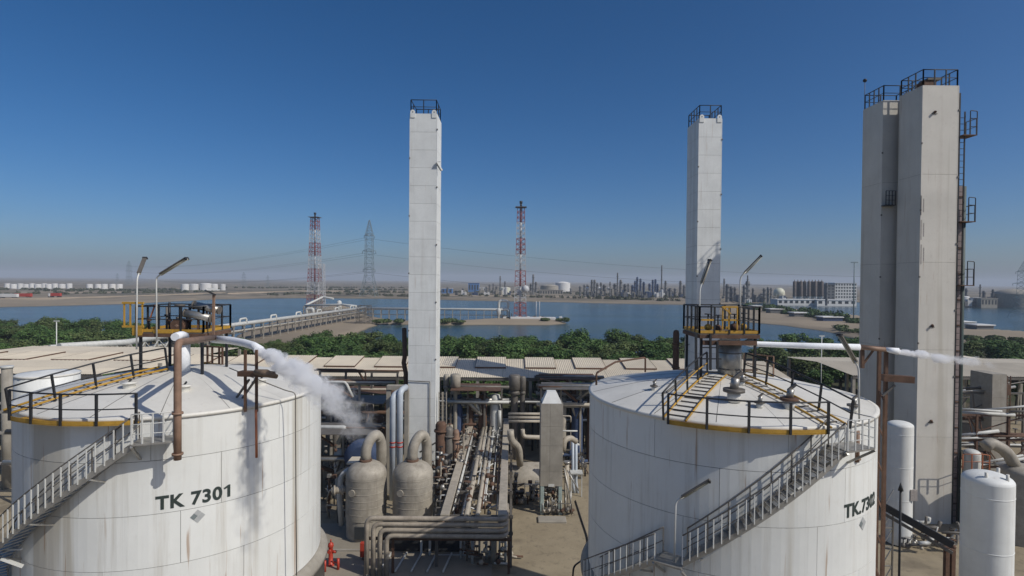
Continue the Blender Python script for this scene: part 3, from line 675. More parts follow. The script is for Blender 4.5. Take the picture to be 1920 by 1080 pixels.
MB().tube([A(478, 697, 22.1), A(500, 700, 22.0), A(519, 706, 21.9)], [.1, .16, .09], 8).build('insulation_wrap', pmat('torn_insulation', (.28, .2, .14), .95, var=.25, vscale=9, bump=.8, bscale=20), sf)
for px in (467, 479): MB().beam(A(px, 712, 22.4), A(px - 28, 752, 23.4), .07).build('brace', M_grey, sf)
pipe('rundown_pipe', 'thin orange pipe running down the lit wall of TK 7301', [A(480, 768, 22.35), A(481, 858, 22.35)], .05, M_orange)
cd1 = pipe('conduit', 'thin grey conduit looping over the rim and down the TK 7301 wall', [A(430, 690, 25.5), A(492, 715, 23.5), A(538, 733, 23.55), A(554, 736, 23.6), A(554, 800, 23.7), A(556, 1079, 23.85)], .022, M_grey, 'conduit', bend=.25)
for k, a in enumerate((262, 300, 345)):
    r = 3.2 + .5 * k; p = ring_pt(c1, r, rad(a), roof_z(r)); q = thing('roof_hatch', 'low round hatch on the TK 7301 roof, %s' % ('by the walkway', 'behind the overflow pipe', 'under the frosted vent')[k], 'hatch', p)
    MB().lathe(p, [(.22, -.05), (.22, .16), (.3, .16), (.3, .2), (.001, .23)], 14).build('neck', M_roof, q); MB().cyl(p + Vector((0, 0, .2)), p + Vector((.1, 0, .34)), .04).build('handle', M_dark, q)
# TK.7302
pl2 = platform('roof_platform', 'rusty steel platform with yellow rails on the TK.7302 roof', 8.35, 11.0, 25.1, 27.4, 11.72, 9.5)
rails_around(pl2, 8.35, 11.0, 25.1, 27.4, 11.72, (M_dark, M_dark, M_dark, M_dark), 4, 1.18)
MB().beam((8.5, 25.12, 11.3), (10.9, 25.12, 11.3), .12, .2).build('lower_beam', M_rust, pl2)
for x0, x1 in ((8.4, 8.95), (9.3, 10.0)): MB().box((x0, 25.02, 12.28), (x1, 25.07, 12.36)).build('gate_rail', M_yellow, pl2)
for x in (9.33, 9.6, 9.97): MB().box((x, 25.02, 11.9), (x + .05, 25.07, 12.9)).build('gate_bar', M_yellow, pl2)
MB().beam((9.3, 25.04, 12.9), (10.0, 25.04, 12.9), .08).build('gate_rail', M_yellow, pl2); MB().beam((9.33, 25.0, 12.9), (9.7, 25.0, 12.6), .05).build('cross_brace', M_yellow, pl2)
for (px0, py0, px1, py1) in ((1305, 690, 1305, 625), (1332, 690, 1332, 625), (1345, 688, 1345, 640)): MB().beam(A(px0, py0 + 4, 25.0), A(px1, py1, 25.0), .09).build('leg', M_dark, pl2)
for z in (10.0, 10.6, 11.1): MB().beam((8.45, 25.0, z), (9.3, 25.0, z), .05).build('ladder_rung', M_dark, pl2)
for (x, z, rr, m) in ((8.9, 11.95, .17, M_yellow), (9.35, 11.9, .2, M_rust), (10.1, 11.95, .22, M_rust), (10.5, 12.0, .16, M_yellow)):
    q = thing('platform_valve', 'small %s valve %s on the TK.7302 platform' % ('yellow' if m is M_yellow else 'rusty', {8.9: 'near the gate', 9.35: 'under the gate bars', 10.1: 'beside the lamp pole', 10.5: 'at the corner'}[x]), 'valve', (x, 25.6, 11.72), 'valves on the TK.7302 platform')
    MB().lathe((x, 25.6, z), [(.001, -rr), (rr * .8, -rr * .6), (rr, 0), (rr * .8, rr * .6), (.001, rr)], 12).build('body', m, q); MB().cyl((x, 25.6, z), (x, 25.6, z + .6), .035).build('stem', M_dark, q); MB().cyl((x, 25.6, z + .58), (x, 25.6, z + .62), .16, n=12).build('handwheel', M_dark, q)
stk = thing('roof_column', 'fat aluminium-clad neck rising at the centre of the TK.7302 roof', 'nozzle', (10.05, 26.0, 9.7))
MB().cyl((10.05, 26.0, 9.6), (10.05, 26.0, 11.3), .52, n=28).build('neck', M_steel, stk)
for z in (10.0, 10.75, 11.25): MB().cyl((10.05, 26, z), (10.05, 26, z + .05), .54, n=28).build('band', M_grey, stk)
MB().cyl((10.05, 26, 11.3), (10.05, 26, 11.5), .45, n=28).build('frost_collar', M_frost, stk)
vp2 = thing('frosted_vent_pipe', 'long straight white frosted vent pipe leaving the TK.7302 platform', 'pipe', A(1410, 645, 25.6))
MB().tube([A(1395, 643, 25.7), A(1405, 642, 25.6), A(1415, 643, 25.5), A(1418, 645, 25.45), A(1500, 648, 25.0), A(1612, 651, 24.5)], [.1, .2, .2, .12, .13, .14], 14).build('tube', M_frost, vp2)
MB().tube([A(1660, 655, 24.4), A(1684, 659, 24.3)], [.09, .15], 12).build('mouth', M_frost, vp2); MB().tube([A(1612, 651, 24.5), A(1665, 656, 24.4)], .1, 10).build('inner_length', M_brown, vp2)
sf2 = thing('vent_tower', 'tall rusty frame standing beside TK.7302 that holds the vent mouth', 'steel frame', (16.35, 24.9, GZ))
X0, X1 = A(1619, 650, 24.6).x, A(1657, 650, 24.3).x
for x, yy in ((16.33, 24.6), (16.55, 25.4)): MB().beam((x, yy, GZ), (x, yy, 11.15), .13).build('post', M_rust, sf2)
MB().beam(A(1612, 649, 24.6), A(1681, 655, 24.5), .14, .12).build('top_beam', M_rust, sf2)
MB().beam(A(1617, 652, 24.6), A(1617, 690, 24.6), .12).build('hanger', M_rust, sf2); MB().beam(A(1617, 685, 24.6), A(1637, 657, 24.6), .07).build('brace', M_rust, sf2)
MB().beam(A(1655, 708, 24.5), A(1712, 712, 24.3), .3, .28).build('bracket_beam', M_rust, sf2); MB().beam(A(1655, 742, 24.5), A(1678, 722, 24.4), .08).build('brace', M_grey, sf2)
for z in np.arange(-4, 9, 1.6): MB().beam((16.33, 24.6, z), (16.55, 25.4, z + .4), .06).build('brace', M_rust, sf2)
pipe('grab_rail', 'thick grey rail pipe crossing the TK.7302 roof beside the left walkway', [A(1203, 772, 22.8), A(1310, 688, 25.2)], .05, M_grey, 'rail')
pipe('grab_rail', 'thin dark rail crossing the TK.7302 roof below the thick grey one', [A(1232, 778, 22.3), A(1318, 705, 25.0)], .035, M_dark, 'rail')
pipe('back_rail', 'rusty bent rail on the far left rim of the TK.7302 tank', [ring_pt(c2, 5.8, rad(165), 8.9), ring_pt(c2, 5.8, rad(165), 9.5), ring_pt(c2, 5.6, rad(140), 9.75), ring_pt(c2, 5.6, rad(115), 9.8), ring_pt(c2, 5.6, rad(115), 9.0)], .05, M_rust, 'rail', bend=.15)
for k, (px, py, dp, s) in enumerate(((1376, 742, 22.2, 1.25), (1480, 745, 21.6, 1.0), (1424, 752, 21.6, .6), (1226, 730, 24.4, .5), (1391, 714, 24.0, .6), (1600, 760, 22.0, .7))):
    p = A(px, py, dp); q = thing('roof_valve', 'relief valve on the TK.7302 roof, %s' % ('big one before the clad neck', 'rusty one by the right walkway', 'small capped one between two larger', 'tiny one alone on the shaded left', 'small one at the foot of the neck', 'one by the stair head')[k], 'valve', p, 'relief valves on the TK.7302 roof')
    rr = math.hypot(p.x - c2.x, p.y - c2.y); p.z = roof_z(min(rr, RT)) - .02
    MB().cyl(p, p + Vector((0, 0, .32 * s)), .2 * s, n=16).build('neck', M_roof, q); MB().cyl(p + Vector((0, 0, .32 * s)), p + Vector((0, 0, .42 * s)), .33 * s, n=16).build('flange', M_rust if k == 1 else M_grey, q)
    MB().cyl(p + Vector((0, 0, .42 * s)), p + Vector((.06, 0, .75 * s)), .13 * s, n=10).build('bonnet', M_steel, q); MB().beam(p + Vector((-.05, 0, .7 * s)), p + Vector((.25 * s, 0, .95 * s)), .1 * s).build('lever', M_grey, q)
rl = thing('back_railing', 'yellow-footed guard rail on the far side of the TK.7302 roof', 'railing', (11.9, 27.5, 9.5))
railing(rl, [A(1395, 700, 27.8), A(1412, 702, 27.6), A(1438, 706, 27.2), A(1450, 708, 26.6)], 1.0, M_brown, .03, (.5,), .12, M_yellow)
pipe('drain_pipe', 'short brown pipe stub hanging on the wall under the TK.7302 stair head', [A(1607, 808, 20.85), A(1606, 866, 20.85)], .1, M_brown, flanges=((0, .9),))

for k in range(9):
    x = -16.5 + k * .31; q = thing('platform_pipe', 'thin dark upright pipe in the cluster on the TK 7301 platform', 'pipe', (x, 25.9, 11.55), 'upright pipes on the TK 7301 platform')
    MB().cyl((x, 25.7 + .15 * (k % 3), 11.55), (x, 25.7 + .15 * (k % 3), 12.2 + .22 * (k % 4)), .05, n=7).build('stem', (M_dark, M_rust, M_grey)[k % 3], q); MB().cyl((x, 25.7 + .15 * (k % 3), 12.0 + .1 * (k % 3)), (x, 25.7 + .15 * (k % 3), 12.1 + .1 * (k % 3)), .1, n=8).build('flange', (M_rust, M_grey, M_dark)[k % 3], q)
bk = thing('back_railing', 'rusty guard posts standing on the far side of the TK 7301 roof', 'railing', (-12.6, 28.5, 9.2)); railing(bk, [A(378, 683, 29.2), A(389, 683, 29.2), A(398, 685, 28.8), A(411, 686, 28.6), A(417, 687, 28.4)], .95, M_rust, .04, (.5,), .12, M_yellow)

# ------------------------------------------------------------------ vessels and pipework between the tanks
def vessel(label, px, pyt, pys, pyb, Y, rpx, mat, skirt=True, name='pressure_vessel', bands=5, group=None):
    R = rpx / F_PX * Y; c = A(px, pys, Y); zt = A(px, pyt, Y).z; zs = c.z; zb = GZ
    t = thing(name, label, 'vessel', (c.x, Y, zb), group); C = Vector((c.x, Y, 0))
    MB().lathe(C, [(R, zb + (1.5 if skirt else .1)), (R, zs)], 40).build('shell', mat, t)
    h = zt - zs; MB().lathe(C, [(R * cos(k * pi / 16), zs + h * sin(k * pi / 16)) for k in range(9)][:-1] + [(.001, zt)], 40).build('dome', mat, t)
    if skirt:
        MB().lathe(C, [(R * .97, zb), (R * .97, zb + 1.52)], 32).build('skirt', mat, t)
    for k in range(bands):
        z = zs - (zs - zb - 1.6) * (k + .25) / bands
        MB().lathe(C, [(R, z - .025), (R + .012, z - .02), (R + .012, z + .02), (R, z + .025)], 40).build('band', mat, t)
    return t, C, R, zs, zt
for px, w_ in ((687, 'outer'), (774.5, 'inner')):
    t, C, R, zs, zt = vessel('aged grey domed vessel with thick elbow on top, %s' % ('beside the TK 7301 tank' if px == 687 else 'in front of the slim white tower'), px, 863, 888, 1022, 43.2, 37.5, M_clad, True, 'adsorber_vessel', 6, 'twin grey vessels')
    q = C + Vector((-R * .45, -R * .89, zs - 1.0)); MB().cyl(q, q - Vector((.03, .12, 0)), .26, n=16).build('manway', M_clad, t)
    MB().box((C.x - R * .3, C.y - R - .07, GZ + .3), (C.x + R * .25, C.y - R * .93, GZ + 1.2)).build('skirt_door', M_win, t)
    e = pipe('elbow_pipe', 'thick aluminium-clad elbow on the dome of the vessel %s' % ('beside the TK 7301 tank' if px == 687 else 'before the slim tower'), [C + Vector((-.05, 0, zt - .1)), C + Vector((-.05, 0, zt + 1.1)), C + Vector((.55, .5, zt + 2.0)), C + Vector((.85, 1.2, zt + 1.2)), C + Vector((.85, 1.6, GZ + 2))], .4, M_clad, 'pipe', 'elbows on the twin vessels', .7, 16)
    pipe('collar', 'rusty collar at the foot of the elbow %s' % ('on the outer vessel' if px == 687 else 'on the inner vessel'), [C + Vector((-.05, 0, zt - .15)), C + Vector((-.05, 0, zt + .12))], .47, M_rust, 'collar', bend=0, n=16)
pipe('bypass_pipe', 'white curved pipe on the flank of the vessel beside TK 7301', [A(655, 880, 44), A(640, 890, 44), A(636, 925, 44), A(640, 985, 44)], .2, M_pipe_w, bend=.6)
pipe('flange_pipe', 'beige flanged stub pointing sideways from the outer vessel', [A(655, 917, 43), A(622, 920, 42.6)], .26, M_beige, flanges=((0, .4), (0, .85)))
# tall pale pipes with red rings
for k, px in enumerate((737, 750)):
    t = thing('riser_pipe', 'tall pale blue pipe with red rings beside the slim tower, %s' % ('outer one' if k == 0 else 'inner one'), 'pipe', A(px, 900, 50), 'pale pipes with red rings')
    b = A(px, 742 - k * 9, 50); MB().tube([Vector((b.x, 50, GZ)), b, b + Vector((.35, 1.0, .15))], .28, 14, .5).build('tube', M_pipe_b, t)
    for y_ in (829, 837):
        z = A(px, y_, 50).z; MB().cyl((b.x, 50, z - .06), (b.x, 50, z + .06), .295, n=16).build('ring', M_red, t)
fr = thing('pipe_portal', 'pale concrete portal frame behind the pale blue pipes', 'frame', A(745, 900, 51.5))
for px in (729, 763): b = A(px, 730, 51.5); MB().bbox((b.x - .2, 51.3, GZ), (b.x + .2, 51.7, b.z - .02)).build('column', M_conc, fr)
a = A(726, 730, 51.5); b = A(766, 730, 51.5); MB().bbox((a.x, 51.2, a.z), (b.x, 51.8, a.z + .4)).build('lintel', M_conc, fr)
pipe('diagonal_conduit', 'thin grey pipe slanting across the foot of the slim tower', [A(787, 848, 52), A(830, 822, 52), A(850, 812, 52)], .07, M_grey)
pipe('tower_conduit', 'thin dark conduit frame on the front of the slim tower', [A(764, 714, 53.1), A(806, 716, 53.1), A(806, 880, 53.1)], .035, M_grey, bend=.05)
# silencers
def silencer(label, px, pyt, pym, pyn, pyb, Y, r1, r0, mat):
    b = A(px, pyt, Y); z1 = b.z; z2 = A(px, pym, Y).z; z3 = A(px, pyn, Y).z
    t = thing('vent_silencer', label, 'silencer', (b.x, Y, GZ), 'vent silencers before the long shed'); C = Vector((b.x, Y, 0))
    MB().lathe(C, [(.001, z1), (r1 * .8, z1 - .02), (r1, z1 - .2), (r1, z2), (r1 * .6, z2 - .1)], 20).build('drum', mat, t)
    MB().lathe(C, [(r1 * .62, z2 - .05), (r1 * .7, z3 + .5), (r1 * 1.05, z3), (r0, z3 - .06)], 20).build('cone', mat, t)
    MB().lathe(C, [(r0, GZ), (r0, z3 + .1)], 14).build('stack', mat, t)
silencer('grey drum silencer with a cone skirt beside the slim tower', 854, 701, 725, 738, 800, 60, .55, .22, M_clad)
silencer('narrower grey silencer close to the slim tower', 837, 702, 722, 728, 800, 60.5, .33, .2, M_clad)
silencer('thicker dark silencer in the shade before the long shed', 965, 702, 730, 738, 800, 62, .66, .4, M_grey)  # this and the next: darker material paints in the tower's shade
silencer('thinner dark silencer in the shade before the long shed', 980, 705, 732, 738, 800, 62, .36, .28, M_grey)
# little grey cold box
sx0, sx1, sY = A(1013.5, 850, 47).x, A(1055, 850, 47).x, 47.0; sm = (sx0 + sx1) / 2
bx = thing('small_cold_box', 'small grey concrete-like tower with hipped cap on pale legs', 'tower', (sm, 48, GZ))
jz = [A(1034, y_, sY).z for y_ in (757, 800, 836, 885, 912)]
MB().box((sx0 + .03, sY + .03, jz[-1]), (sx1 - .03, sY + 1.77, jz[0] - .02)).build('core', M_seam, bx)
for k in range(4):
    z1, z0 = jz[k] - .008, jz[k + 1] + .008
    for a, b in ((sx0, sx0 + (sx1 - sx0) * .42 - .006), (sx0 + (sx1 - sx0) * .42 + .006, sx1)):
        MB().bbox((a, sY, z0), (b, sY + .028, z1), .008).build('panel', M_conc, bx)
    MB().bbox((sx0, sY + .04, z0), (sx0 + .028, sY + 1.8, z1), .008).build('panel', M_conc, bx); MB().bbox((sx1 - .028, sY + .04, z0), (sx1, sY + 1.8, z1), .008).build('panel', M_conc, bx)
zc = A(1034, 733, 47.8).z; q = .38
MB().add([(sx0 + .1, sY + .1, jz[0] - .01), (sx1 - .1, sY + .1, jz[0] - .01), (sx1 - .1, sY + 1.7, jz[0] - .01), (sx0 + .1, sY + 1.7, jz[0] - .01), (sm - q, sY + .55, zc), (sm + q, sY + .55, zc), (sm + q, sY + 1.25, zc), (sm - q, sY + 1.25, zc)], [(0, 1, 5, 4), (1, 2, 6, 5), (2, 3, 7, 6), (3, 0, 4, 7), (4, 5, 6, 7)]).build('hipped_cap', M_tower, bx)
for x in (sx0 + .02, sx1 - .32):
    for yy in (sY + .02, sY + 1.48): MB().bbox((x, yy, GZ), (x + .3, yy + .3, jz[-1] - .01)).build('leg', M_teal, bx)
MB().box((sm - .25, sY - .03, jz[-1] - .02), (sm + .25, sY - .004, jz[-1] + .2)).build('name_plate', M_lampw, bx)

def small_valve(label, p, s, group, mat=None, horizontal=False):
    mat = mat or RND.choice([M_grey, M_rust, M_steel, M_beige]); p = Vector(p)
    t = thing('pipe_valve', label, 'valve', p, group)
    MB().lathe(p, [(.001, 0), (.12 * s, .03 * s), (.16 * s, .16 * s), (.1 * s, .3 * s), (.001, .32 * s)], 8).build('body', mat, t)
    MB().cyl(p + Vector((0, 0, .3 * s)), p + Vector((0, 0, .62 * s)), .03 * s, n=6).build('stem', M_dark, t)
    MB().cyl(p + Vector((0, 0, .6 * s)), p + Vector((0, 0, .64 * s)), .15 * s, n=10).build('handwheel', RND.choice([M_dark, M_rust, M_grey, M_steel]), t)
def portal(t, xs, y, z0, levels, wd=.18, mat=None):
    mat = mat or M_grey
    for x in xs: MB().beam((x, y, z0), (x, y, max(levels) + .1), wd).build('column', mat, t)
    for z in levels: MB().beam((xs[0] - .15, y, z), (xs[-1] + .15, y, z), wd * .8, wd).build('beam', mat, t)
# the central pipe rack (runs along the sight line)
ZRK = -1.8; rk = thing('pipe_rack', 'long steel pipe rack running away between the two tanks', 'pipe rack', (-2.4, 52, GZ))
for y_ in np.arange(38.4, 65, 4.4): portal(rk, (-5.0, .06), y_, GZ, (ZRK - .36, ZRK - 1.5), .2, M_grey)
for x in (-5.0, .06): MB().beam((x, 38.4, ZRK - .9), (x, 64.8, ZRK - .9), .16, .22).build('long_beam', M_grey, rk)
tr = thing('cable_tray', 'flat beige covered tray lying along the pipe rack', 'cable tray', (-4.36, 52, ZRK))
for k in range(8): MB().bbox((-4.66, 37.5 + k * 3.2, ZRK - .08), (-4.07, 37.5 + k * 3.2 + 3.18, ZRK + .14), .02).build('cover', M_beige, tr)
pipe('rack_pipe', 'long beige pipe with joints in the middle of the pipe rack', [(-2.92, 37.5, ZRK), (-2.92, 64, ZRK)], .18, M_beige, flanges=((0, .2), (0, .45), (0, .7)))
pipe('rack_pipe', 'straight beige pipe next to the middle one on the rack', [(-2.18, 37.5, ZRK), (-2.18, 64, ZRK)], .15, M_beige, flanges=((0, .33), (0, .6)))
pipe('rack_pipe', 'slim beige pipe doubling the middle pipe of the rack', [(-2.62, 48, ZRK + .06), (-2.62, 64, ZRK + .06)], .12, M_beige)
du = thing('duct', 'broad beige square duct along the edge of the pipe rack', 'duct', (-.5, 52, ZRK))
for k in range(7): MB().bbox((-.81, 37.3 + k * 3.65, ZRK - .34), (-.2, 37.3 + k * 3.65 + 3.63, ZRK + .27), .03).build('duct_length', M_beige, du)
for k in range(34):
    lv = RND.choice((0, 0, 1, 1, 2)); x = RND.uniform(-4.8, -.95); z = ZRK - (.14, .75, 1.35)[lv]; r = RND.choice((.04, .05, .06, .08, .1)); y0 = RND.uniform(38.6, 44); y1 = RND.uniform(56, 66)
    pipe('lower_rack_pipe', 'thin pipe among many running lengthwise on the pipe rack', [(x, y0, z), (x, y1, z)] if RND.random() < .5 else [(x, y0, z), (x, y1 - 4, z), (x, y1 - 4, z - 1.2)], r, RND.choice([M_grey, M_pipe_w, M_rust, M_beige, M_brown, M_pipe_w]), 'pipe', 'thin pipes on the central rack', .2, 8)
for k in range(70):
    small_valve('small valve among the thin pipes of the central rack', (RND.uniform(-5.3, -.95), RND.uniform(38.8, 64), ZRK - RND.choice((.15, .3, .9, 1.2))), RND.uniform(.7, 1.5), 'small valves on the central rack')
for k in range(23):
    p = Vector((-5.25 + RND.uniform(-.2, .2), 39.2 + k * 1.15, ZRK - .9)); pipe('branch_pipe', 'short bent white pipe at the flank of the central rack', [p, p + Vector((0, 0, .8)), p + Vector((.7, 0, .8)), p + Vector((.7, 0, .2))], .06, RND.choice([M_pipe_w, M_beige, M_grey]), 'pipe', 'bent branch pipes on the rack flank', .15, 7)
for k in range(30):
    p = Vector((RND.uniform(-3.9, -1.1), 39.2 + k * .85, ZRK - 1.2)); pipe('branch_pipe', 'short upright white pipe rising between the rack pipes', [p, p + Vector((0, 0, RND.uniform(.7, 1.2))), p + Vector((RND.uniform(.3, .8), 0, RND.uniform(.7, 1.2)))], .055, RND.choice([M_pipe_w, M_pipe_w, M_brown]), 'pipe', 'upright branch pipes in the rack', .12, 7)
# front bundle: four nested pipes across, then down
for k in range(4):
    z = ZRK + .02 - k * .37; y_ = 37.1; xl = -9.45 + k * .44; xr = -.25
    pipe('bundle_pipe', 'brown-grey pipe of the nested bundle crossing in front, %s' % ('topmost and outermost', 'second from the top', 'third from the top', 'lowest and innermost')[k], [(xr + .02, 39.5, z), (xr, y_ - k * .02, z), (xl, y_ - k * .02, z), (xl, y_ - k * .02, GZ)], .16, pmat('bundle_cladding', (.46, .40, .32), .65, .0, var=.16, vscale=1.6, streak=.4, scol=(.15, .11, .08)), 'pipe', 'nested pipe bundle', .5, 14)
sp = thing('bundle_support', 'steel bracket frame under the nested pipe bundle', 'pipe support', (-5, 38.4, GZ))
for x in (-7.8, -.06): MB().beam((x, 37.5, GZ), (x, 37.5, ZRK - 1.45), .16).build('post', M_rust, sp)
MB().beam((-9.6, 37.5, ZRK - 1.5), (.1, 37.5, ZRK - 1.5), .14, .18).build('beam', M_rust, sp)
# low steel frame and drop pipes below the bundle
lf = thing('low_pipe_frame', 'low pale steel frame under the nested bundle', 'frame', (-6.7, 41, GZ))
for px in (722, 790, 806, 870): b = A(px, 1030, 40); MB().beam((b.x, 40, GZ), (b.x, 40, b.z + .8), .15).build('post', M_pipe_w, lf)
a, b = A(716, 1044, 40), A(885, 1042, 40); MB().beam(a, b, .14, .2).build('rail', M_pipe_w, lf); a2, b2_ = A(716, 1010, 40), A(880, 1010, 40); MB().beam(a2, b2_, .12, .14).build('rail', M_grey, lf)
for k in range(5): p = A(735 + k * 28, 1046, 40); p.z = max(p.z, GZ + .15); MB().beam(p, p + Vector((-.3, -2.6, 0)), .1).build('cross_bar', M_pipe_w, lf)
tr2 = thing('shade_box', 'dark box standing in for the shade under the low pale frame', 'shade_box', A(790, 1030, 41)); MB().bbox((a.x + .3, 40.4, GZ + .05), (b.x - .2, 42.4, GZ + 1.2), .05).build('tub', M_dark, tr2); MB().box((a.x + .5, 40.6, GZ + 1.202), (b.x - .4, 42.2, GZ + 1.23)).build('lid', M_grey, tr2)  # dark box added where only shade lies under the frame
for k, (px, py0, py1, r, m) in enumerate(((886, 1012, 1079, .1, M_pipe_w), (899, 1008, 1079, .08, M_beige), (912, 1010, 1075, .09, M_pipe_w), (926, 1005, 1060, .22, M_beige), (937, 1006, 1075, .07, M_pipe_w), (864, 1008, 1050, .08, M_pipe_w), (948, 1010, 1050, .1, M_pipe_w), (876, 1015, 1079, .07, M_grey), (920, 1012, 1079, .06, M_rust))):
    yy = 38.9 + .3 * (k % 3); q = A(px, py0 - 6, yy); pipe('drop_pipe', 'upright pipe dropping from the near end of the pipe rack', [q, Vector((q.x, yy, GZ))], r, m, 'pipe', 'drop pipes under the rack end')
for k in range(12):
    p = A(862 + k * 8, 1030 + (k * 7) % 30, 38.4 + (k % 4) * .4); p.z = max(p.z, GZ + .2); pipe('cross_pipe', 'short level pipe between the drop pipes at the rack end', [p, p + Vector((RND.uniform(.5, 1.4), RND.uniform(-.4, .4), 0))], .07, RND.choice([M_pipe_w, M_beige, M_rust, M_grey]), 'pipe', 'cross pipes at the rack end')
    small_valve('small valve low down at the near end of the rack', p + Vector((.3, -.2, .05)), 1.1, 'valves at the rack end')
# concrete pads
for k, (px, py, w_, d_) in enumerate(((935, 1048, 1.2, 1.0), (1035, 976, 2.3, 1.1))):
    g = G(px, py); tag(MB().bbox((g.x - w_ / 2, g.y - d_ / 2, GZ - .05), (g.x + w_ / 2, g.y + d_ / 2, GZ + .16), .03).build('concrete_pad', M_conc), 'flat concrete pad %s' % ('by the near end of the pipe rack' if k == 0 else 'under the pump skid of the small grey tower'), 'pad')
sk = thing('pump_skid', 'cluttered pump skid at the feet of the small grey tower', 'pump', G(1040, 972))
g = G(1040, 966)
for k in range(7):
    x = g.x - 1.0 + k * .38; MB().cyl((x, g.y - .2, GZ + .4), (x + .3, g.y + .15, GZ + .4 + .1 * (k % 3)), .12 + .03 * (k % 2), n=10).build('pump_body', RND.choice([M_grey, M_rust, M_dark, M_beige]), sk)
    MB().cyl((x, g.y, GZ + .3), (x, g.y, GZ + 1.0 + .25 * (k % 3)), .04, n=6).build('pipe_stub', M_steel, sk)
MB().tube([(g.x - .3, g.y - .4, GZ + .2), (g.x - .3, g.y - .4, GZ + 1.15), (g.x + 1.35, g.y - .4, GZ + 1.15), (g.x + 1.35, g.y - .4, GZ + .2)], .04, 6, .06).build('guard_rail', M_grey, sk)
for k in range(26):
    p = Vector((RND.uniform(sx0 + .25, sx1 - .2), RND.uniform(sY + .2, sY + 1.4), GZ + RND.uniform(.2, 2))); small_valve('tiny valve inside the open base of the small grey tower', p, RND.uniform(.7, 1.3), 'valves in the open tower base')
for k, (px0, py0, px1, py1) in enumerate(((1058, 878, 1075, 968), (1064, 882, 1085, 920), (1060, 905, 1062, 965), (1070, 920, 1070, 962))):
    pipe('side_pipe', 'thin pipe leaning at the side of the small grey tower, number %d from it' % (k + 1) if False else ('thin slanting pipe beside the small grey tower' if k < 2 else 'thin upright pipe beside the small grey tower'), [A(px0, py0, 47.5), A(px1, py1, 47.3)], .06, RND.choice([M_steel, M_beige]), 'pipe', 'pipes beside the small grey tower %s' % ('slanting' if k < 2 else 'upright'))
cl = thing('side_column', 'narrow beige insulated column hugging the small grey tower', 'column', A(1063, 960, 48)); b = A(1063, 868, 48); MB().cyl((b.x, 48, GZ), (b.x, 48, b.z), .2, n=12).build('shaft', M_beige, cl); MB().cyl((b.x, 48, b.z), (b.x, 48, b.z + .15), .3, n=12).build('cap', M_steel, cl)
for k, px in enumerate((1074, 1080)):
    pipe('twin_pipe', 'pale blue upright pipe by the TK.7302 tank, %s of a pair' % ('outer' if k else 'inner'), [A(px, 822, 52), A(px, 905, 52), A(px + 3, 925, 52)], .14, M_pipe_b)
pf = thing('small_platform', 'small pale platform under the twin pale pipes', 'platform', A(1080, 885, 51.5)); a, b = A(1069, 884, 51.5), A(1092, 884, 51.5); MB().box((a.x, 51, a.z - .1), (b.x, 52, a.z)).build('deck', M_pipe_w, pf)
for x in (a.x + .1, b.x - .1): MB().beam((x, 51.1, GZ), (x, 51.1, a.z - .1), .09).build('leg', M_pipe_w, pf)
pipe('elbow_pipe', 'cream elbow pipe leaving the right side of the small grey tower', [A(1056, 845, 48), A(1058, 825, 48), A(1070, 820, 48.5), A(1080, 828, 49)], .24, M_beige, bend=.4, n=12)
hd = thing('horizontal_drum', 'horizontal brown drum on saddles behind the small grey tower', 'vessel', G(985, 930))
a, b = A(957, 898, 55), A(1012, 898, 55); r_ = 1.6
MB().tube([a - Vector((.7, 0, 0)), a - Vector((.5, 0, 0)), a, b, b + Vector((.5, 0, 0)), b + Vector((.7, 0, 0))], [.4, 1.2, r_, r_, 1.2, .4], 28).build('shell', M_clad, hd)
for x in (a.x + .4, b.x - .4): MB().bbox((x - .25, 54.2, GZ), (x + .25, 55.8, a.z - 1.0)).build('saddle', M_conc, hd)
pipe('s_bend_pipe', 'thick brown S-bend pipe dropping onto the horizontal drum', [A(957, 806, 53), A(958, 826, 53), A(973, 838, 53.5), A(975, 872, 54)], .33, M_clad, bend=.8, n=14)
pipe('header_pipe', 'beige header pipe crossing behind the small grey tower', [A(980, 805, 54), A(981, 819, 54), A(1014, 820, 54)], .2, M_beige, bend=.35)
for k, y_ in enumerate((776, 783, 790)): pipe('header_pipe', 'beige cross pipe from the duct to the small grey tower, %s' % ('upper', 'middle', 'lower')[k], [A(953, y_, 55), A(1014, y_, 55)], .13, M_beige)
hr = thing('hand_frame', 'white rectangular rail frame before the horizontal drum', 'frame', A(1000, 930, 49)); MB().tube([A(984, 932, 49), A(984, 908, 49), A(1012, 908, 49), A(1012, 932, 49)], .045, 6, .05).build('loop', M_lampw, hr)
for k in range(14): small_valve('small valve on the ground around the horizontal drum', G(RND.uniform(962, 1012), RND.uniform(938, 950)) + Vector((0, 0, .2)), 1.4, 'valves around the horizontal drum')
# hydrants
def hydrant(label, px, py, s=1.0):
    g = G(px, py); t = thing('fire_hydrant', label, 'hydrant', g, 'red fire hydrants'); v = lambda x, y_, z: g + Vector((x, y_, z)) * s
    MB().lathe(g, [(.2 * s, 0), (.2 * s, .06 * s), (.12 * s, .08 * s), (.12 * s, 1.0 * s), (.16 * s, 1.05 * s), (.14 * s, 1.2 * s), (.001, 1.3 * s)], 14).build('barrel', M_red, t)
    for sx in (-1, 1): MB().cyl(v(.1 * sx, 0, .75), v(.3 * sx, 0, .75), .08 * s, n=10).build('outlet', M_red, t)
    MB().cyl(v(0, -.1, .85), v(0, -.28, .85), .1 * s, n=10).build('outlet', M_red, t); MB().cyl(v(0, 0, 1.3), v(0, 0, 1.42), .04 * s, n=6).build('spindle', M_red, t)
hydrant('tall red hydrant standing on the pavement beside TK 7301', 620, 1060, 1.25)
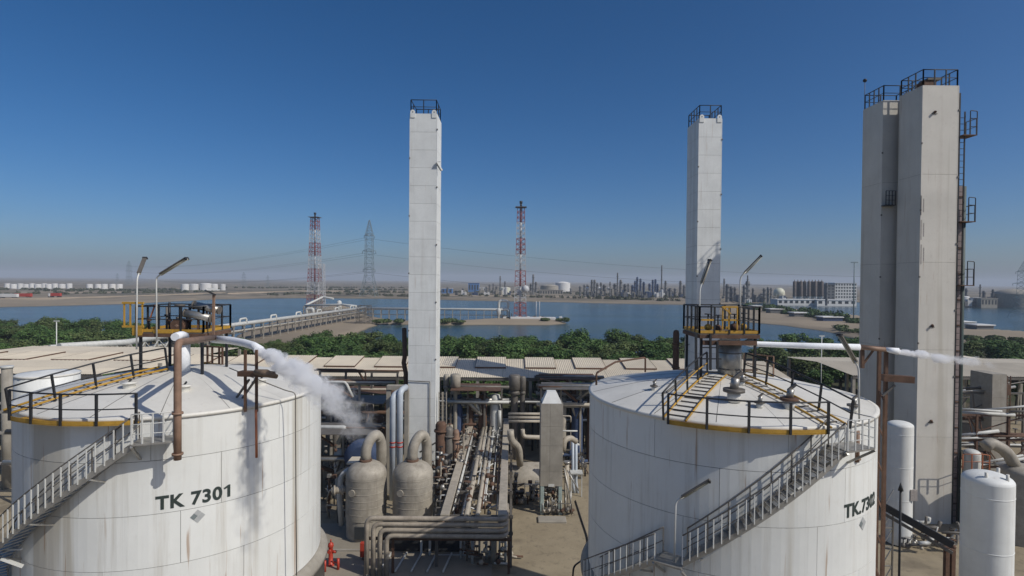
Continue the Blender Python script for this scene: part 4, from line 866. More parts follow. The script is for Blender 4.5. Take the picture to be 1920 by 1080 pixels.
for k, (px, py) in enumerate(((634, 1068), (609, 1072))):
    g = G(px, py); q = thing('red_bollard', 'red guard post %s the tall hydrant' % ('to the right of' if k == 0 else 'close to the tank beside'), 'bollard', g, 'red guard posts'); MB().cyl(g, g + Vector((0, 0, .75)), .09, n=10).build('post', M_red, q); MB().tube([g + Vector((-.55, .2, .45)), g + Vector((0, 0, .45))], .05, 6).build('side_bar', M_red, q)
g = G(680, 1050); rb = thing('hose_cabinet', 'upright red cabinet beside the legs of the nested bundle', 'cabinet', g); MB().bbox((g.x - .16, g.y - .15, GZ + .25), (g.x + .16, g.y + .15, GZ + 1.25), .02).build('case', M_red, rb); MB().box((g.x - .05, g.y - .05, GZ), (g.x + .05, g.y + .05, GZ + .25)).build('stand', M_grey, rb)
pipe('ground_hose', 'thin black cable lying on the dirt towards TK.7302', [G(1079, 940) + Vector((0, 0, .05)), G(1090, 975) + Vector((0, 0, .05)), G(1101, 1008) + Vector((0, 0, .05)), G(1104, 1030) + Vector((0, 0, .05))], .06, M_rubber, 'cable', bend=.5)
hb = thing('guard_rail', 'bent dark pipe rail at the foot of TK.7302', 'railing', G(1085, 1078)); MB().tube([A(1074, 1085, 29), A(1075, 1062, 29), A(1096, 1047, 30)], .05, 6, .3).build('rail', M_dark, hb)

# ------------------------------------------------------------------ process area in the shade behind TK 7301 and the slim tower
for k, (x0, x1, y_, lv) in enumerate(((-21, -12.5, 57, (-.8, 1.6, 3.4)), (-21, -12.5, 62, (-.8, 1.6, 3.8)), (-21.5, -12, 51, (-2.4, .2)), (-6.4, -1, 60, (.9, 2.4)), (3.2, 9.5, 60, (.6, 2.6)), (3.2, 10, 66, (.6, 2.6)))):
    ps = thing('steel_frame', 'grey steel frame carrying pipes %s' % ('behind TK 7301, front bay', 'behind TK 7301, rear bay', 'low behind TK 7301 near the vessels', 'right behind the slim tower', 'behind the small grey tower', 'rearmost behind the small grey tower')[k], 'frame', ((x0 + x1) / 2, y_, GZ))
    portal(ps, list(np.linspace(x0, x1, 4)), y_, GZ, lv, .2, M_grey if k % 2 else M_conc)
    for z in lv[1:2]: MB().box((x0 + .1, y_ - 1.6, z + .1), (x1 - .1, y_ + 2.4, z + .16)).build('deck', M_rust if k % 2 else M_grey, ps)  # solid plates added to shade the ground under the frames
    for q in range(4):
        c_ = Vector((x0 + (x1 - x0) * (q + .5) / 4, y_ + .6, 0)); r_ = RND.uniform(.35, .7); MB().lathe(c_, [(.001, lv[0] + .9), (r_ * .8, lv[0] + .8), (r_, lv[0] + .4), (r_, GZ)], 14).build('pot', RND.choice([M_clad, M_grey, M_rust, M_dblue, M_pipe_w]), ps)
    for q in range(9):
        z = RND.choice(lv) + RND.uniform(.15, .3); yy = y_ + RND.uniform(-.5, .5)
        pipe('process_pipe', 'level pipe on the steel frame %s' % ('behind TK 7301', 'behind TK 7301', 'behind TK 7301', 'behind the slim tower', 'behind the small grey tower', 'behind the small grey tower')[k], [(x0 - .5, yy, z), (x1 + .8, yy, z)] if q % 2 else [(x0 - .3, yy, z), (x0 + (x1 - x0) * RND.random(), yy, z), (x0 + (x1 - x0) * .6, yy, z - 1.5)], RND.choice((.08, .11, .15, .2)), RND.choice([M_beige, M_pipe_w, M_grey, M_steel, M_rust]), 'pipe', 'level pipes %s' % ('behind TK 7301' if k < 3 else 'behind the slim tower' if k == 3 else 'behind the small grey tower'), .3, 8)
bd = thing('blue_drum', 'dark blue drum half hidden behind the outer grey vessel', 'vessel', (-14.3, 50, GZ)); p = A(683, 850, 50); MB().tube([p + Vector((0, -1.4, 0)), p + Vector((0, -1.2, 0)), p + Vector((0, 1.2, 0)), p + Vector((0, 1.4, 0))], [.9, 1.45, 1.45, .9], 24).build('shell', M_dblue, bd); MB().bbox((p.x - .8, 49.5, GZ), (p.x + .8, 50.5, p.z - 1.2)).build('saddle', M_conc, bd)
pk = thing('pump_canopy', 'small beige sloping canopy behind the outer grey vessel', 'canopy', A(668, 870, 46)); q0 = A(645, 868, 46); MB().add([A(650, 868, 45.2), A(700, 868, 45.2), A(690, 856, 47.5), A(660, 856, 47.5), A(650, 871, 45.2), A(700, 871, 45.2), A(690, 859, 47.5), A(660, 859, 47.5)], [(0, 1, 2, 3), (7, 6, 5, 4), (0, 4, 5, 1), (1, 5, 6, 2), (2, 6, 7, 3), (3, 7, 4, 0)]).build('sheet', M_roofsh, pk); MB().beam(A(652, 870, 45.3), Vector((A(652, 870, 45.3).x, 45.3, GZ)), .1).build('post', M_grey, pk)
for k in range(30):
    p = Vector((RND.uniform(-20, -12.5), RND.uniform(47, 62), GZ)); small_valve('small valve in the shaded plant behind TK 7301', p + Vector((0, 0, RND.uniform(.5, 6))), RND.uniform(.8, 1.4), 'valves behind TK 7301')
for k in range(34):
    p = Vector((RND.uniform(-6.8, -4.2), RND.uniform(46, 60), GZ + RND.uniform(.3, 4.5))); q = [p]
    for j in range(3):
        d = [Vector((1, 0, 0)), Vector((0, 1, 0)), Vector((0, 0, 1))][(k + j) % 3]; q.append(q[-1] + d * RND.uniform(-1.5, 1.8))
    if min(v.z for v in q) < GZ + .1: continue
    pipe('tangle_pipe', 'bent pipe in the rusty tangle at the foot of the slim tower', q, RND.choice((.06, .08, .12, .17)), RND.choice([M_rust, M_beige, M_pipe_w, M_grey, M_brown]), 'pipe', 'tangle of pipes by the slim tower', .2, 8)
for k in range(30): small_valve('small valve in the rusty tangle at the foot of the slim tower', (RND.uniform(-7, -4.2), RND.uniform(45, 58), GZ + RND.uniform(.5, 5)), RND.uniform(.8, 1.5), 'valves in the tangle by the slim tower')
for k in range(16):
    p = Vector((RND.uniform(3.5, 10), RND.uniform(54, 64), GZ + RND.uniform(.3, 6))); q = [p]
    for j in range(3): q.append(q[-1] + [Vector((1, 0, 0)), Vector((0, 0, 1)), Vector((0, 1, 0))][(k + j) % 3] * RND.uniform(-2, 2))
    if min(v.z for v in q) < GZ + .1: continue
    pipe('tangle_pipe', 'bent pipe in the shaded plant beside the TK.7302 tank', q, RND.choice((.08, .12, .17)), RND.choice([M_dblue, M_beige, M_pipe_w, M_grey]), 'pipe', 'shaded pipes beside TK.7302', .2, 8)
ex = thing('exchanger', 'stubby rusty exchanger tower at the foot of the slim tower', 'heat exchanger', A(833, 860, 50))
for k, (px, r, y0, y1, m) in enumerate(((827, .5, 790, 850, M_rust), (842, .4, 800, 850, M_grey), (855, .3, 805, 850, M_brown))):
    a, b = A(px, y0, 50), A(px, y1, 50); MB().lathe((a.x, 50, 0), [(.001, a.z), (r * .7, a.z - .05), (r, a.z - .3), (r, GZ)], 16).build('shell', m, ex); MB().cyl((a.x, 50, a.z - .9), (a.x, 50, a.z - .75), r * 1.25, n=16).build('flange', m, ex)
pipe('cross_header', 'beige header pipe crossing the far end of the pipe rack', [A(848, 789, 61), A(925, 789, 61), A(935, 786, 61.5)], .26, M_beige, flanges=((0, .3), (0, .9)))
pipe('cross_header', 'thin white header above the far end of the pipe rack', [A(846, 779, 62), A(905, 779, 62), A(905, 789, 62)], .1, M_pipe_w, bend=.2)
pw = thing('vent_post', 'short white vent post at the far end of the pipe rack', 'vent', A(937, 800, 60)); b = A(937, 769, 60); MB().cyl(A(937, 800, 60), b, .2, n=10).build('pipe', M_pipe_w, pw); MB().cyl(b, b + Vector((0, 0, .5)), .04, n=6).build('tip', M_grey, pw)
for k, px in enumerate((826, 834)):
    la = thing('access_ladder', 'grey access ladder beside the slim tower, %s' % ('outer' if k else 'inner'), 'ladder', A(px, 800, 54)); a, b = A(px, 735, 54), A(px, 800, 54)
    for dx in (-.16, .16): MB().beam(a + Vector((dx, 0, 0)), b + Vector((dx, 0, 0)), .07).build('stile', M_beige, la)
    for j in range(9): p = a.lerp(b, (j + .5) / 9); MB().beam(p + Vector((-.16, 0, 0)), p + Vector((.16, 0, 0)), .05).build('rung', M_grey, la)

# ------------------------------------------------------------------ right-hand plant
def white_vessel(label, px, pyt, pys, Y, rpx):
    return vessel(label, px, pyt, pys, 1080, Y, rpx, M_tower, False, 'storage_vessel', 3, 'white upright vessels')
t, C, R, zs, zt = white_vessel('tall white upright vessel standing before the broad tower', 1688, 789, 797, 42.5, 21.5)
MB().box((C.x + .25, C.y - R - .03, zs - 5.4), (C.x + .75, C.y - R * .85, zs - 4.6)).build('stencil_patch', M_sten, t)
t, C, R, zs, zt = white_vessel('large white upright vessel at the right border', 1852, 884, 900, 28.5, 40)
for dx, dy in ((-.5, -.5), (.7, .2), (.3, -.8)): MB().cyl((C.x + dx, C.y + dy, zs), (C.x + dx, C.y + dy, zt + .12), .07, n=8).build('nozzle', M_roof, t)
t, C, R, zs, zt = vessel('aged grey vessel half cut by the right border', 1915, 870, 884, 1080, 43, 33, M_clad, True, 'adsorber_vessel', 4)
pipe('elbow_pipe', 'thick grey elbow on the vessel at the right border', [A(1846, 838, 43), A(1858, 830, 43), A(1888, 846, 43), A(1902, 872, 43)], .42, M_clad, bend=.8, n=14)
t, C, R, zs, zt = vessel('short pale vessel with a drum top before the broad tower', 1822, 842, 850, 1000, 46, 14, M_pipe_w, True, 'drum_vessel', 2)
gt = tower('small grey square tower behind the large white upright vessel', A(1860, 760, 54).x, A(1887, 760, 54).x, 54, 56.6, A(1870, 703, 54).z, M_conc, 2.4, False, 'small_tower')
lg = thing('ladder', 'rusty ladder on the flank of the small grey tower at the right', 'ladder', A(1892, 830, 54))
for px in (1889, 1895): MB().beam(A(px, 705, 54.4), Vector((A(px, 705, 54.4).x, 54.4, GZ)), .07).build('stile', M_rust, lg)
for k in range(26): p = A(1892, 712 + k * 7, 54.4); MB().beam(p + Vector((-.15, 0, 0)), p + Vector((.15, 0, 0)), .05).build('rung', M_rust, lg)
MB().box((A(1886, 740, 54).x, 54.2, A(1886, 742, 54).z), (A(1899, 740, 54).x, 55, A(1886, 722, 54).z)).build('box', M_rust, lg)
it = thing('inclined_gantry', 'dark steel gantry sloping down beside TK.7302', 'gantry', A(1650, 950, 33))
for dy in (0, 1.1):
    MB().beam(A(1648, 944, 33 + dy), A(1786, 1022, 31.5 + dy), .16, .4).build('beam', M_dark, it)
    MB().beam(A(1648, 958, 33 + dy), A(1786, 1037, 31.5 + dy), .1, .16).build('beam', M_grey, it)
for k in range(12): p = A(1652 + k * 11.5, 947 + k * 6.5, 32.9 - k * .12); MB().beam(p, p + Vector((0, 1.1, 0)), .1).build('rung', M_steel, it)
for px, py in ((1775, 1025), (1786, 1030)): b = A(px, py, 31.8); MB().beam((b.x, 31.8, GZ), b, .22).build('post', M_rust, it)
sc_ = thing('scaffold', 'grey scaffold tower beside the right edge of TK.7302', 'scaffold', (21, 35, GZ)); p0, p1 = A(1654, 990, 35), A(1674, 990, 35)
for x in (p0.x, p1.x): 
    for yy in (35, 36): MB().beam((x, yy, GZ), (x, yy, p0.z + 1.2), .08).build('upright', M_grey, sc_)
for k in range(5): z = GZ + .8 + k * 1.2; MB().beam((p0.x, 35, z), (p1.x, 35, z), .06).build('ledger', M_steel, sc_); MB().beam((p0.x, 35, z), (p1.x, 35, z + 1.2), .05).build('brace', M_steel, sc_)
pp = thing('post_lamp', 'slim dark post with a pointed lamp before the white upright vessel', 'lamp', G(1687, 1079)); b = A(1689, 905, 31.5); MB().cyl((b.x, 31.5, GZ), b - Vector((0, 0, .4)), .06, n=8).build('post', M_dark, pp); MB().cyl(b - Vector((0, 0, .45)), b, .14, .02, 8).build('lamp_head', M_dark, pp)
for k in range(26):
    p = G(RND.uniform(1690, 1790), RND.uniform(1010, 1040)); p = p + Vector((0, 0, .3))
    small_valve('small valve on the ground at the foot of the broad tower', p, RND.uniform(.8, 1.3), 'valves at the foot of the broad tower')
for k in range(14):
    p = G(RND.uniform(1690, 1785), RND.uniform(1000, 1040)) + Vector((0, 0, RND.uniform(.3, 1.4))); q = [p, p + Vector((RND.uniform(.6, 1.6), 0, 0)), p + Vector((RND.uniform(1, 1.6), 0, RND.uniform(.3, .9)))]
    pipe('ground_pipe', 'short bent pipe at the foot of the broad tower', q, RND.choice((.06, .1, .14)), RND.choice([M_pipe_w, M_grey, M_grey, M_rust]), 'pipe', 'ground pipes at the broad tower', .2, 7)
for k, (x0, x1, y_, lv, m) in enumerate(((38.5, 47, 50, (-2.2, .2, 2.4), M_rust), (39, 50, 55, (-1.8, .8, 3.4), M_grey), (39, 52, 60, (-.6, 2.0), M_grey))):
    ps = thing('steel_frame', '%s steel frame crowded with pipes right of the broad tower, %s row' % ('rusty' if m is M_rust else 'grey', ('front', 'second', 'rear')[k]), 'frame', ((x0 + x1) / 2, y_, GZ)); portal(ps, list(np.linspace(x0, x1, 4)), y_, GZ, lv, .18, m)
    for q in range(14):
        z = RND.choice(lv) + RND.uniform(.1, .5); xa = RND.uniform(x0, x1 - 3); pipe('process_pipe', 'level pipe on the frames right of the broad tower', [(xa, y_ + RND.uniform(-.6, .6), z), (xa + RND.uniform(3, 6), y_ + RND.uniform(-.6, .6), z + RND.choice((0, 0, .8)))], RND.choice((.06, .1, .15)), RND.choice([M_pipe_w, M_steel, M_grey, M_rust, M_pipe_w]), 'pipe', 'level pipes right of the broad tower', .2, 8)
    for q in range(10): MB().beam((RND.uniform(x0, x1), y_, RND.choice(lv)), (RND.uniform(x0, x1), y_ + .3, RND.choice(lv)), .08).build('brace', m, ps)
rr = thing('red_railing', 'rusty red guard rail round the pale drum vessel', 'railing', A(1830, 875, 45)); railing(rr, [A(1805, 880, 44.5), A(1822, 880, 44.5), A(1842, 880, 44.5), A(1855, 882, 45)], 1.2, M_orange, .035)
for k in range(16): small_valve('small valve among the frames right of the broad tower', (RND.uniform(38.5, 48), RND.uniform(47, 55), GZ + RND.uniform(1, 7)), RND.uniform(.9, 1.5), 'valves right of the broad tower')
# brown columns seen just left of the second tower
bc = thing('brown_column', 'slim dark brown vessel left of the shaded tower flank', 'vessel', A(1268, 700, 60)); p = A(1268, 618, 60); MB().lathe((p.x, 60, 0), [(.001, p.z), (.25, p.z - .1), (.33, p.z - .4), (.33, GZ)], 14).build('shell', M_rust, bc)
for y_ in (645, 690): z = A(1268, y_, 60).z; MB().cyl((p.x, 60, z), (p.x, 60, z + .12), .42, n=14).build('flange', M_rust, bc); MB().beam((p.x, 60, z - .5), (18.3, 58, z + .2), .06).build('stay', M_grey, bc)
dc = thing('dark_drain_pipe', 'black downpipe on the near corner of the slim white tower', 'pipe', A(757, 720, 54)); MB().tube([A(758, 615, 54), A(759, 668, 54), A(757, 680, 54), A(761, 700, 54), A(761, 735, 54)], .22, 10).build('tube', M_rust, dc)

# ------------------------------------------------------------------ long sheds
def corr(mb, x0, x1, p0, p1, pitch, h):
    "corrugated sheet between eave point p0 and ridge point p1 (y,z) spanning x0..x1"
    n = max(2, int(round((x1 - x0) / pitch))); vs = []
    for i in range(n * 2 + 1):
        x = x0 + (x1 - x0) * i / (n * 2); dz = h if i % 2 else 0
        vs += [(x, p0[0], p0[1] + dz), (x, p1[0], p1[1] + dz)]
    return mb.add(vs, [(2 * i, 2 * i + 2, 2 * i + 3, 2 * i + 1) for i in range(n * 2)])
def shed(label, x0, x1, ye, ze, yr, zr, yb, bay=3.15, raised=True, post=6.3, off=0):
    t = thing('long_shed', label, 'shed', ((x0 + x1) / 2, ye, GZ), 'beige roofed sheds'); n = int((x1 - x0) / bay)
    for i in range(n):
        a = x0 + i * bay; corr(MB(), a + .01, a + bay - .01, (ye, ze + .012 * (i % 2)), (yr, zr + .012 * (i % 2)), .25, .05).build('roof_sheet', M_roofsh, t)
        corr(MB(), a + .01, a + bay - .01, (yr, zr - .01), (yb, ze), .5, .05).build('roof_sheet', M_roofsh, t)
        if raised and i % 2 == off:
            lerp = lambda k: (ye + (yr - ye) * k, ze + (zr - ze) * k + .2)
            ps = corr(MB(), a - .35, a + bay + .35, lerp(.45), lerp(1.03), .25, .05).build('raised_panel', M_roofsh, t)
            q0, q1 = lerp(.45), lerp(1.03)
            MB().box((a - .36, q0[0] - .02, q0[1] - .16), (a + bay + .36, q0[0] + .0, q0[1] + .03)).build('panel_lip', M_rust, ps)
            for x in (a - .37, a + bay + .34): MB().add([(x, q0[0], q0[1] - .16), (x, q1[0], q1[1] - .16), (x, q1[0], q1[1] + .04), (x, q0[0], q0[1] + .04), (x + .03, q0[0], q0[1] - .16), (x + .03, q1[0], q1[1] - .16), (x + .03, q1[0], q1[1] + .04), (x + .03, q0[0], q0[1] + .04)], [(0, 1, 2, 3), (7, 6, 5, 4), (3, 2, 6, 7), (0, 3, 7, 4), (1, 5, 6, 2)]).build('panel_lip', M_rust, ps)
    MB().beam((x0, ye + .15, ze - .2), (x0 + n * bay, ye + .15, ze - .2), .15, .35).build('eave_beam', M_grey, t)
    for i in range(int((x1 - x0) / post) + 1):
        for yy in (ye + .3, yb - .3): MB().beam((x0 + i * post + .2, yy, GZ), (x0 + i * post + .2, yy, ze - .2), .35).build('column', M_conc, t)
    return t
e = A(900, 708, 67); r = A(900, 673, 75)
shed('long beige corrugated shed roof stretching behind the towers', -42, 36.6, 67, e.z, 75, r.z, 82)
for k in range(8):
    pipe('shed_pipe', 'level pipe running in front of the long shed', [(-26 + (k % 3) * 2, 64 + (k % 4) * .5, e.z - 2.2 - (k // 4) * 2.0 - .2 * (k % 2)), (30, 64 + (k % 4) * .5, e.z - 2.2 - (k // 4) * 2.0 - .2 * (k % 2))], (.12, .16, .2, .1)[k % 4], (M_pipe_w, M_grey, M_dark, M_beige)[k % 4], 'pipe', 'level pipes before the long shed')
sr = thing('shed_rack', 'dark steel rack carrying pipes before the long shed', 'pipe rack', (0, 65, GZ))
for x in np.arange(-25, 31, 5.5): portal_x = MB().beam((x, 64.9, GZ), (x, 64.9, e.z - 1.9), .22).build('column', M_dark, sr)
for z in (e.z - 2.45, e.z - 4.6): MB().beam((-26, 65.2, z), (30, 65.2, z), .2, .4).build('beam', M_dark, sr)
e2 = A(60, 690, 70); r2 = A(60, 662, 82)
shed('beige shed roof with wide sheets at the left behind TK 7301', -78, -44, 70, e2.z, 82, r2.z, 92, 4.2, True, 8.4)
e3 = A(150, 702, 60); r3 = A(150, 690, 66)
shed('lower beige canopy in front of the left shed roof', -62, -43.5, 60, e3.z, 66, r3.z, 70, 4.6, False, 9.2)
e4 = A(1840, 700, 66); r4 = A(1840, 672, 74)
shed('beige shed roof right of the broad tower', 40, 74, 66, e4.z - .4, 74, r4.z - .6, 82, 4.2, False, 8.4)
sb = thing('conveyor_roof', 'pale narrow conveyor roof above a dark wall at the right border', 'gallery', (62, 86, GZ)); a, b = A(1795, 668, 84), A(1935, 690, 78)
MB().beam(a, b, 2.2, .25).build('roof', M_roofsh, sb); MB().beam(a - Vector((0, -.5, 1.3)), b - Vector((0, -.5, 1.3)), .3, 2.2).build('wall', M_dark, sb)
for k in range(8): p = a.lerp(b, k / 7); MB().beam((p.x, p.y + .5, GZ), p, .2).build('post', M_conc, sb)
# left edge plant below the canopies
for k, (x0, x1, y_, lv) in enumerate(((-46, -30, 48, (-2, .6, 2.4)), (-50, -34, 54, (-1, 1.8)))):
    ps = thing('steel_frame', 'pale steel frame with pipes at the left border, %s row' % ('front', 'rear')[k], 'frame', ((x0 + x1) / 2, y_, GZ)); portal(ps, list(np.linspace(x0, x1, 5)), y_, GZ, lv, .2, M_conc)
    for q in range(12): z = RND.choice(lv) + .2; xa = RND.uniform(x0, x1 - 5); pipe('process_pipe', 'level pipe on the frames at the left border', [(xa, y_ + RND.uniform(-.5, .5), z), (xa + RND.uniform(4, 9), y_ + RND.uniform(-.5, .5), z)], RND.choice((.1, .15, .22)), RND.choice([M_pipe_w, M_beige, M_grey]), 'pipe', 'level pipes at the left border')
lt = thing('small_tank', 'low white tank behind TK 7301 with a flat roof', 'tank', (-45, 56, GZ)); p = A(90, 700, 56); MB().lathe((p.x, 56, 0), [(2.6, GZ), (2.6, p.z), (2.5, p.z + .05), (.001, p.z + .35)], 32).build('shell', M_tower, lt); MB().lathe((p.x, 56, 0), [(2.6, p.z - .15), (2.66, p.z - .12), (2.66, p.z + .02), (2.58, p.z + .06)], 32).build('rim', M_roof, lt)
lv_ = thing('small_column', 'short pale column with a cap at the left border', 'column', A(13, 720, 52)); p = A(13, 690, 52); MB().cyl((p.x, 52, GZ), p, .42, n=16).build('shaft', M_conc, lv_); MB().cyl(p, p + Vector((0, 0, .2)), .5, n=16).build('cap', M_pipe_w, lv_)
gl = thing('gangway', 'pale lamp arm and grating at the foot of the TK 7301 stair', 'gangway', A(20, 1050, 21)); MB().beam(A(2, 1047, 20.5), A(43, 1062, 20.8), .14, .08).build('arm', M_lampw, gl); MB().beam(A(-5, 1030, 21), A(40, 1030, 20.6), .1, .04).build('bar', M_lampw, gl)

for k in range(40):
    px, py = (RND.uniform(612, 650), RND.uniform(890, 990)) if k < 16 else (RND.uniform(1062, 1098), RND.uniform(865, 905)) if k < 26 else (RND.uniform(960, 1010), RND.uniform(930, 952))
    g = G(px, py); where = 'beside the outer grey vessel' if k < 16 else 'in the shade beside TK.7302' if k < 26 else 'before the horizontal drum'
    h = RND.uniform(.6, 2.4); q = thing('ground_stand', 'small pipe stand with a valve box %s' % where, 'pipe stand', g, 'pipe stands %s' % where)
    MB().cyl(g, g + Vector((0, 0, h)), RND.uniform(.05, .12), n=7).build('stem', RND.choice([M_grey, M_rust, M_dark, M_steel]), q); MB().bbox(g + Vector((-.18, -.15, h)), g + Vector((.18, .15, h + .3)), .03).build('box', RND.choice([M_grey, M_steel, M_beige, M_dark, M_rust]), q)
    MB().tube([g + Vector((0, 0, h * .6)), g + Vector((RND.uniform(-1.3, 1.3), RND.uniform(-.5, 1), h * .6)), g + Vector((RND.uniform(-1.3, 1.3), .8, 0))], .06, 7, .2).build('branch', RND.choice([M_pipe_w, M_rust, M_grey, M_beige]), q)

# ------------------------------------------------------------------ trees
def leaf_cloud(rs, lumps, n, smin, smax):
    "n leaf quads scattered over ellipsoid lumps (cx,cy,cz,rx,ry,rz)"
    L = np.array(lumps); vol = L[:, 3] * L[:, 4]; k = rs.choice(len(L), n, p=vol / vol.sum()); q = L[k]
    d = rs.normal(size=(n, 3)); d /= np.linalg.norm(d, axis=1)[:, None]; rr = rs.uniform(.25, 1.0, n) ** .45 * rs.uniform(.9, 1.12, n)
    c = q[:, :3] + d * q[:, 3:] * rr[:, None]
    nrm = d * .9 + rs.normal(size=(n, 3)) * .6 + np.array([0, 0, .35]); nrm /= np.linalg.norm(nrm, axis=1)[:, None]
    u = np.cross(nrm, rs.normal(size=(n, 3))); u /= np.linalg.norm(u, axis=1)[:, None]; v = np.cross(nrm, u)
    s = rs.uniform(smin, smax, n)[:, None]; a = s * u; b = s * v * rs.uniform(.5, .9, n)[:, None]
    V = np.stack([c - a, c - b * .9 + a * .1, c + a, c + b], 1).reshape(-1, 3); F = np.arange(n * 4).reshape(n, 4); return V, F
def cloud_mesh(name, V, F, mat):
    me = bpy.data.meshes.new(name); me.from_pydata(V.tolist(), [], F.tolist()); me.materials.append(mat); return me
VAR = []
for k in range(5):
    rs = np.random.RandomState(20 + k); H = (7.4, 8.4, 6.8, 7.8, 7.0)[k]; lumps = [(0, 0, H * .62, 2.0, 2.0, H * .3)]
    for j in range(9 + k % 3):
        a = rs.uniform(0, 2 * pi); r = rs.uniform(.8, 2.6); lumps.append((r * cos(a), r * sin(a), H * rs.uniform(.34, .86), rs.uniform(.8, 1.5), rs.uniform(.8, 1.5), rs.uniform(.7, 1.4)))
    V, F = leaf_cloud(rs, lumps, 2900, .11, .28); crown = cloud_mesh('crown', V, F, (M_leaf, M_leaf, M_leaf2, M_leaf, M_leaf2)[k])
    tb = MB(); tb.tube([(0, 0, -.3), (.1, .05, H * .25), (0, .1, H * .5), (.1, 0, H * .75)], [.24, .19, .13, .05], 7)
    for j in range(6):
        a = rs.uniform(0, 2 * pi); z = H * rs.uniform(.2, .5); tb.tube([(0, 0, z), (cos(a) * .8, sin(a) * .8, z + .8), (cos(a) * 1.8, sin(a) * 1.8, z + 1.9)], [.1, .07, .03], 5)
    tm = bpy.data.meshes.new('trunk'); tm.from_pydata(tb.v, [], tb.f); tm.materials.append(M_bark); VAR.append((crown, tm))
def tree(p, k, s, rz, label, group):
    o = bpy.data.objects.new('tree', None); COL.objects.link(o); o.location = p; o.scale = (s * RND.uniform(1.05, 1.35), s * RND.uniform(1.05, 1.35), s * RND.uniform(.72, .88)); o.rotation_euler = (0, 0, rz); tag(o, label, 'tree', group)
    for nm, me in zip(('crown', 'trunk'), VAR[k]):
        c = bpy.data.objects.new(nm, me); COL.objects.link(c); c.parent = o
rsd = sd_
def on_land(x, y_):
    P = np.array([[x, y_]]); s = poly_sd(P, LAKE)
    for lp in LANDS: s = np.maximum(s, -poly_sd(P, lp))
    return s[0] > 3.0
cnt = 0
def belt(x0, x1, y0, y1, step, where, group, smin=.8, smax=1.15, cond=None):
    y_ = y0
    while y_ < y1:
        x = x0 + RND.uniform(0, step)
        while x < x1:
            px, py = x + RND.uniform(-.4, .4) * step, y_ + RND.uniform(-.4, .4) * step
            if on_land(px, py) and abs(px) < py * 0.97 and (cond is None or cond(px, py)): k = RND.randrange(5); f = (py - y0) / (y1 - y0); tree((px, py, GZ), k, RND.uniform(smin, smax), RND.uniform(0, 6.3), '%s tree %s %s' % ('olive green' if k in (2, 4) else 'dark green', 'in the front rows' if f < .34 else 'in the middle rows' if f < .67 else 'in the rear rows', where), group)
            x += step * RND.uniform(.8, 1.2)
        y_ += step * .85
belt(-52, 50, 89, 150, 6.5, 'between the long shed and the lake', 'trees behind the long shed', .8, 1.12, lambda x, y_: -.47 < x / y_ < .33 and abs(x + 81) > 9)
belt(-160, -92, 112, 190, 7.6, 'of the thicket left of the pipe bridge', 'trees left of the pipe bridge', .8, 1.1)
belt(-76, -54, 100, 150, 7, 'beside the spit under the pipe bridge', 'trees beside the spit', .6, .85)
belt(50, 130, 92, 150, 9.5, 'right of TK.7302 and the broad tower', 'trees right of the tanks', .8, 1.15, lambda x, y_: x / y_ > .45)
# broad-leaved palms glimpsed under the shed
for k, (px, dp) in enumerate(((905, 84), (935, 85), (880, 85), (990, 85), (1010, 84), (1090, 85), (690, 84), (655, 84), (715, 85))):
    p = G(px, 800); p = Vector(((px - 960) / F_PX * dp, dp, GZ)); t = thing('palm', 'leafy palm under the eave of the long shed', 'palm', p, 'palms under the shed'); rs = np.random.RandomState(k)
    MB().tube([p, p + Vector((.1, 0, 2.2))], [.25, .2], 7).build('stem', M_bark, t)
    for j in range(11):
        a = rs.uniform(0, 2 * pi); ln = rs.uniform(1.8, 2.8); d = Vector((cos(a), sin(a), 0)); s = Vector((-sin(a), cos(a), 0)); vs = []
        for i in range(6):
            f = i / 5; c = p + Vector((0, 0, 2.2 + 1.6 * f - 2.2 * f * f)) + d * (ln * f); wd = .38 * sin(pi * (.12 + .85 * f)); vs += [c - s * wd - Vector((0, 0, wd * .4)), c, c + s * wd - Vector((0, 0, wd * .4))]
        MB().add(vs, [(3 * i + q, 3 * i + q + 1, 3 * i + q + 4, 3 * i + q + 3) for i in range(5) for q in (0, 1)], True).build('frond', MATS['leaf_olive'], t)
# low scrub on the far shores
def scrub(name, label, lines, n, wid, smin, smax, zh, mat):
    rs = np.random.RandomState(5); V = []; F = []
    for ln in lines:
        pts = [G(*p) for p in ln]; lumps = []
        for a, b in zip(pts[:-1], pts[1:]):
            m = max(3, int((b - a).length / 5))
            for i in range(m): p = a.lerp(b, (i + rs.rand()) / m); h = zh * rs.uniform(.4, 1.1); lumps.append((p.x + rs.normal() * wid, p.y + rs.normal() * wid * 1.5, GZ + .6 + h * .4, rs.uniform(1.5, 4), rs.uniform(1.5, 4), h))
        v, f = leaf_cloud(rs, lumps, n, smin, smax); F.append(f + sum(len(q) for q in V)); V.append(v)
    o = link(name, cloud_mesh(name, np.vstack(V), np.vstack(F), mat)); o['kind'] = 'stuff'; o['label'] = label
scrub('shrubbery', 'low dark scrub along the far lake shore', [[(500, 554), (620, 551), (760, 557), (900, 556), (1060, 560), (1180, 562), (1290, 566)], [(1080, 553), (1180, 557), (1290, 561)], [(640, 548), (760, 550)], [(-20, 553), (120, 552), (240, 551), (400, 548)], [(60, 547), (250, 546), (420, 544)], [(430, 541), (620, 540), (760, 541)], [(-20, 544), (160, 545), (330, 546)], [(800, 549), (1000, 550), (1100, 552)], [(540, 544), (760, 545)],  [(1120, 561), (1190, 563), (1240, 565)]], 5200, 4, .5, 1.3, 2.4, M_shrub)
scrub('reeds', 'green reeds and bushes on the spit at the right', [[(1385, 577), (1440, 580), (1500, 589), (1560, 598), (1610, 607)], [(1400, 579), (1500, 592), (1600, 606)]], 4200, 2.5, .4, 1.0, 3.0, M_leaf)
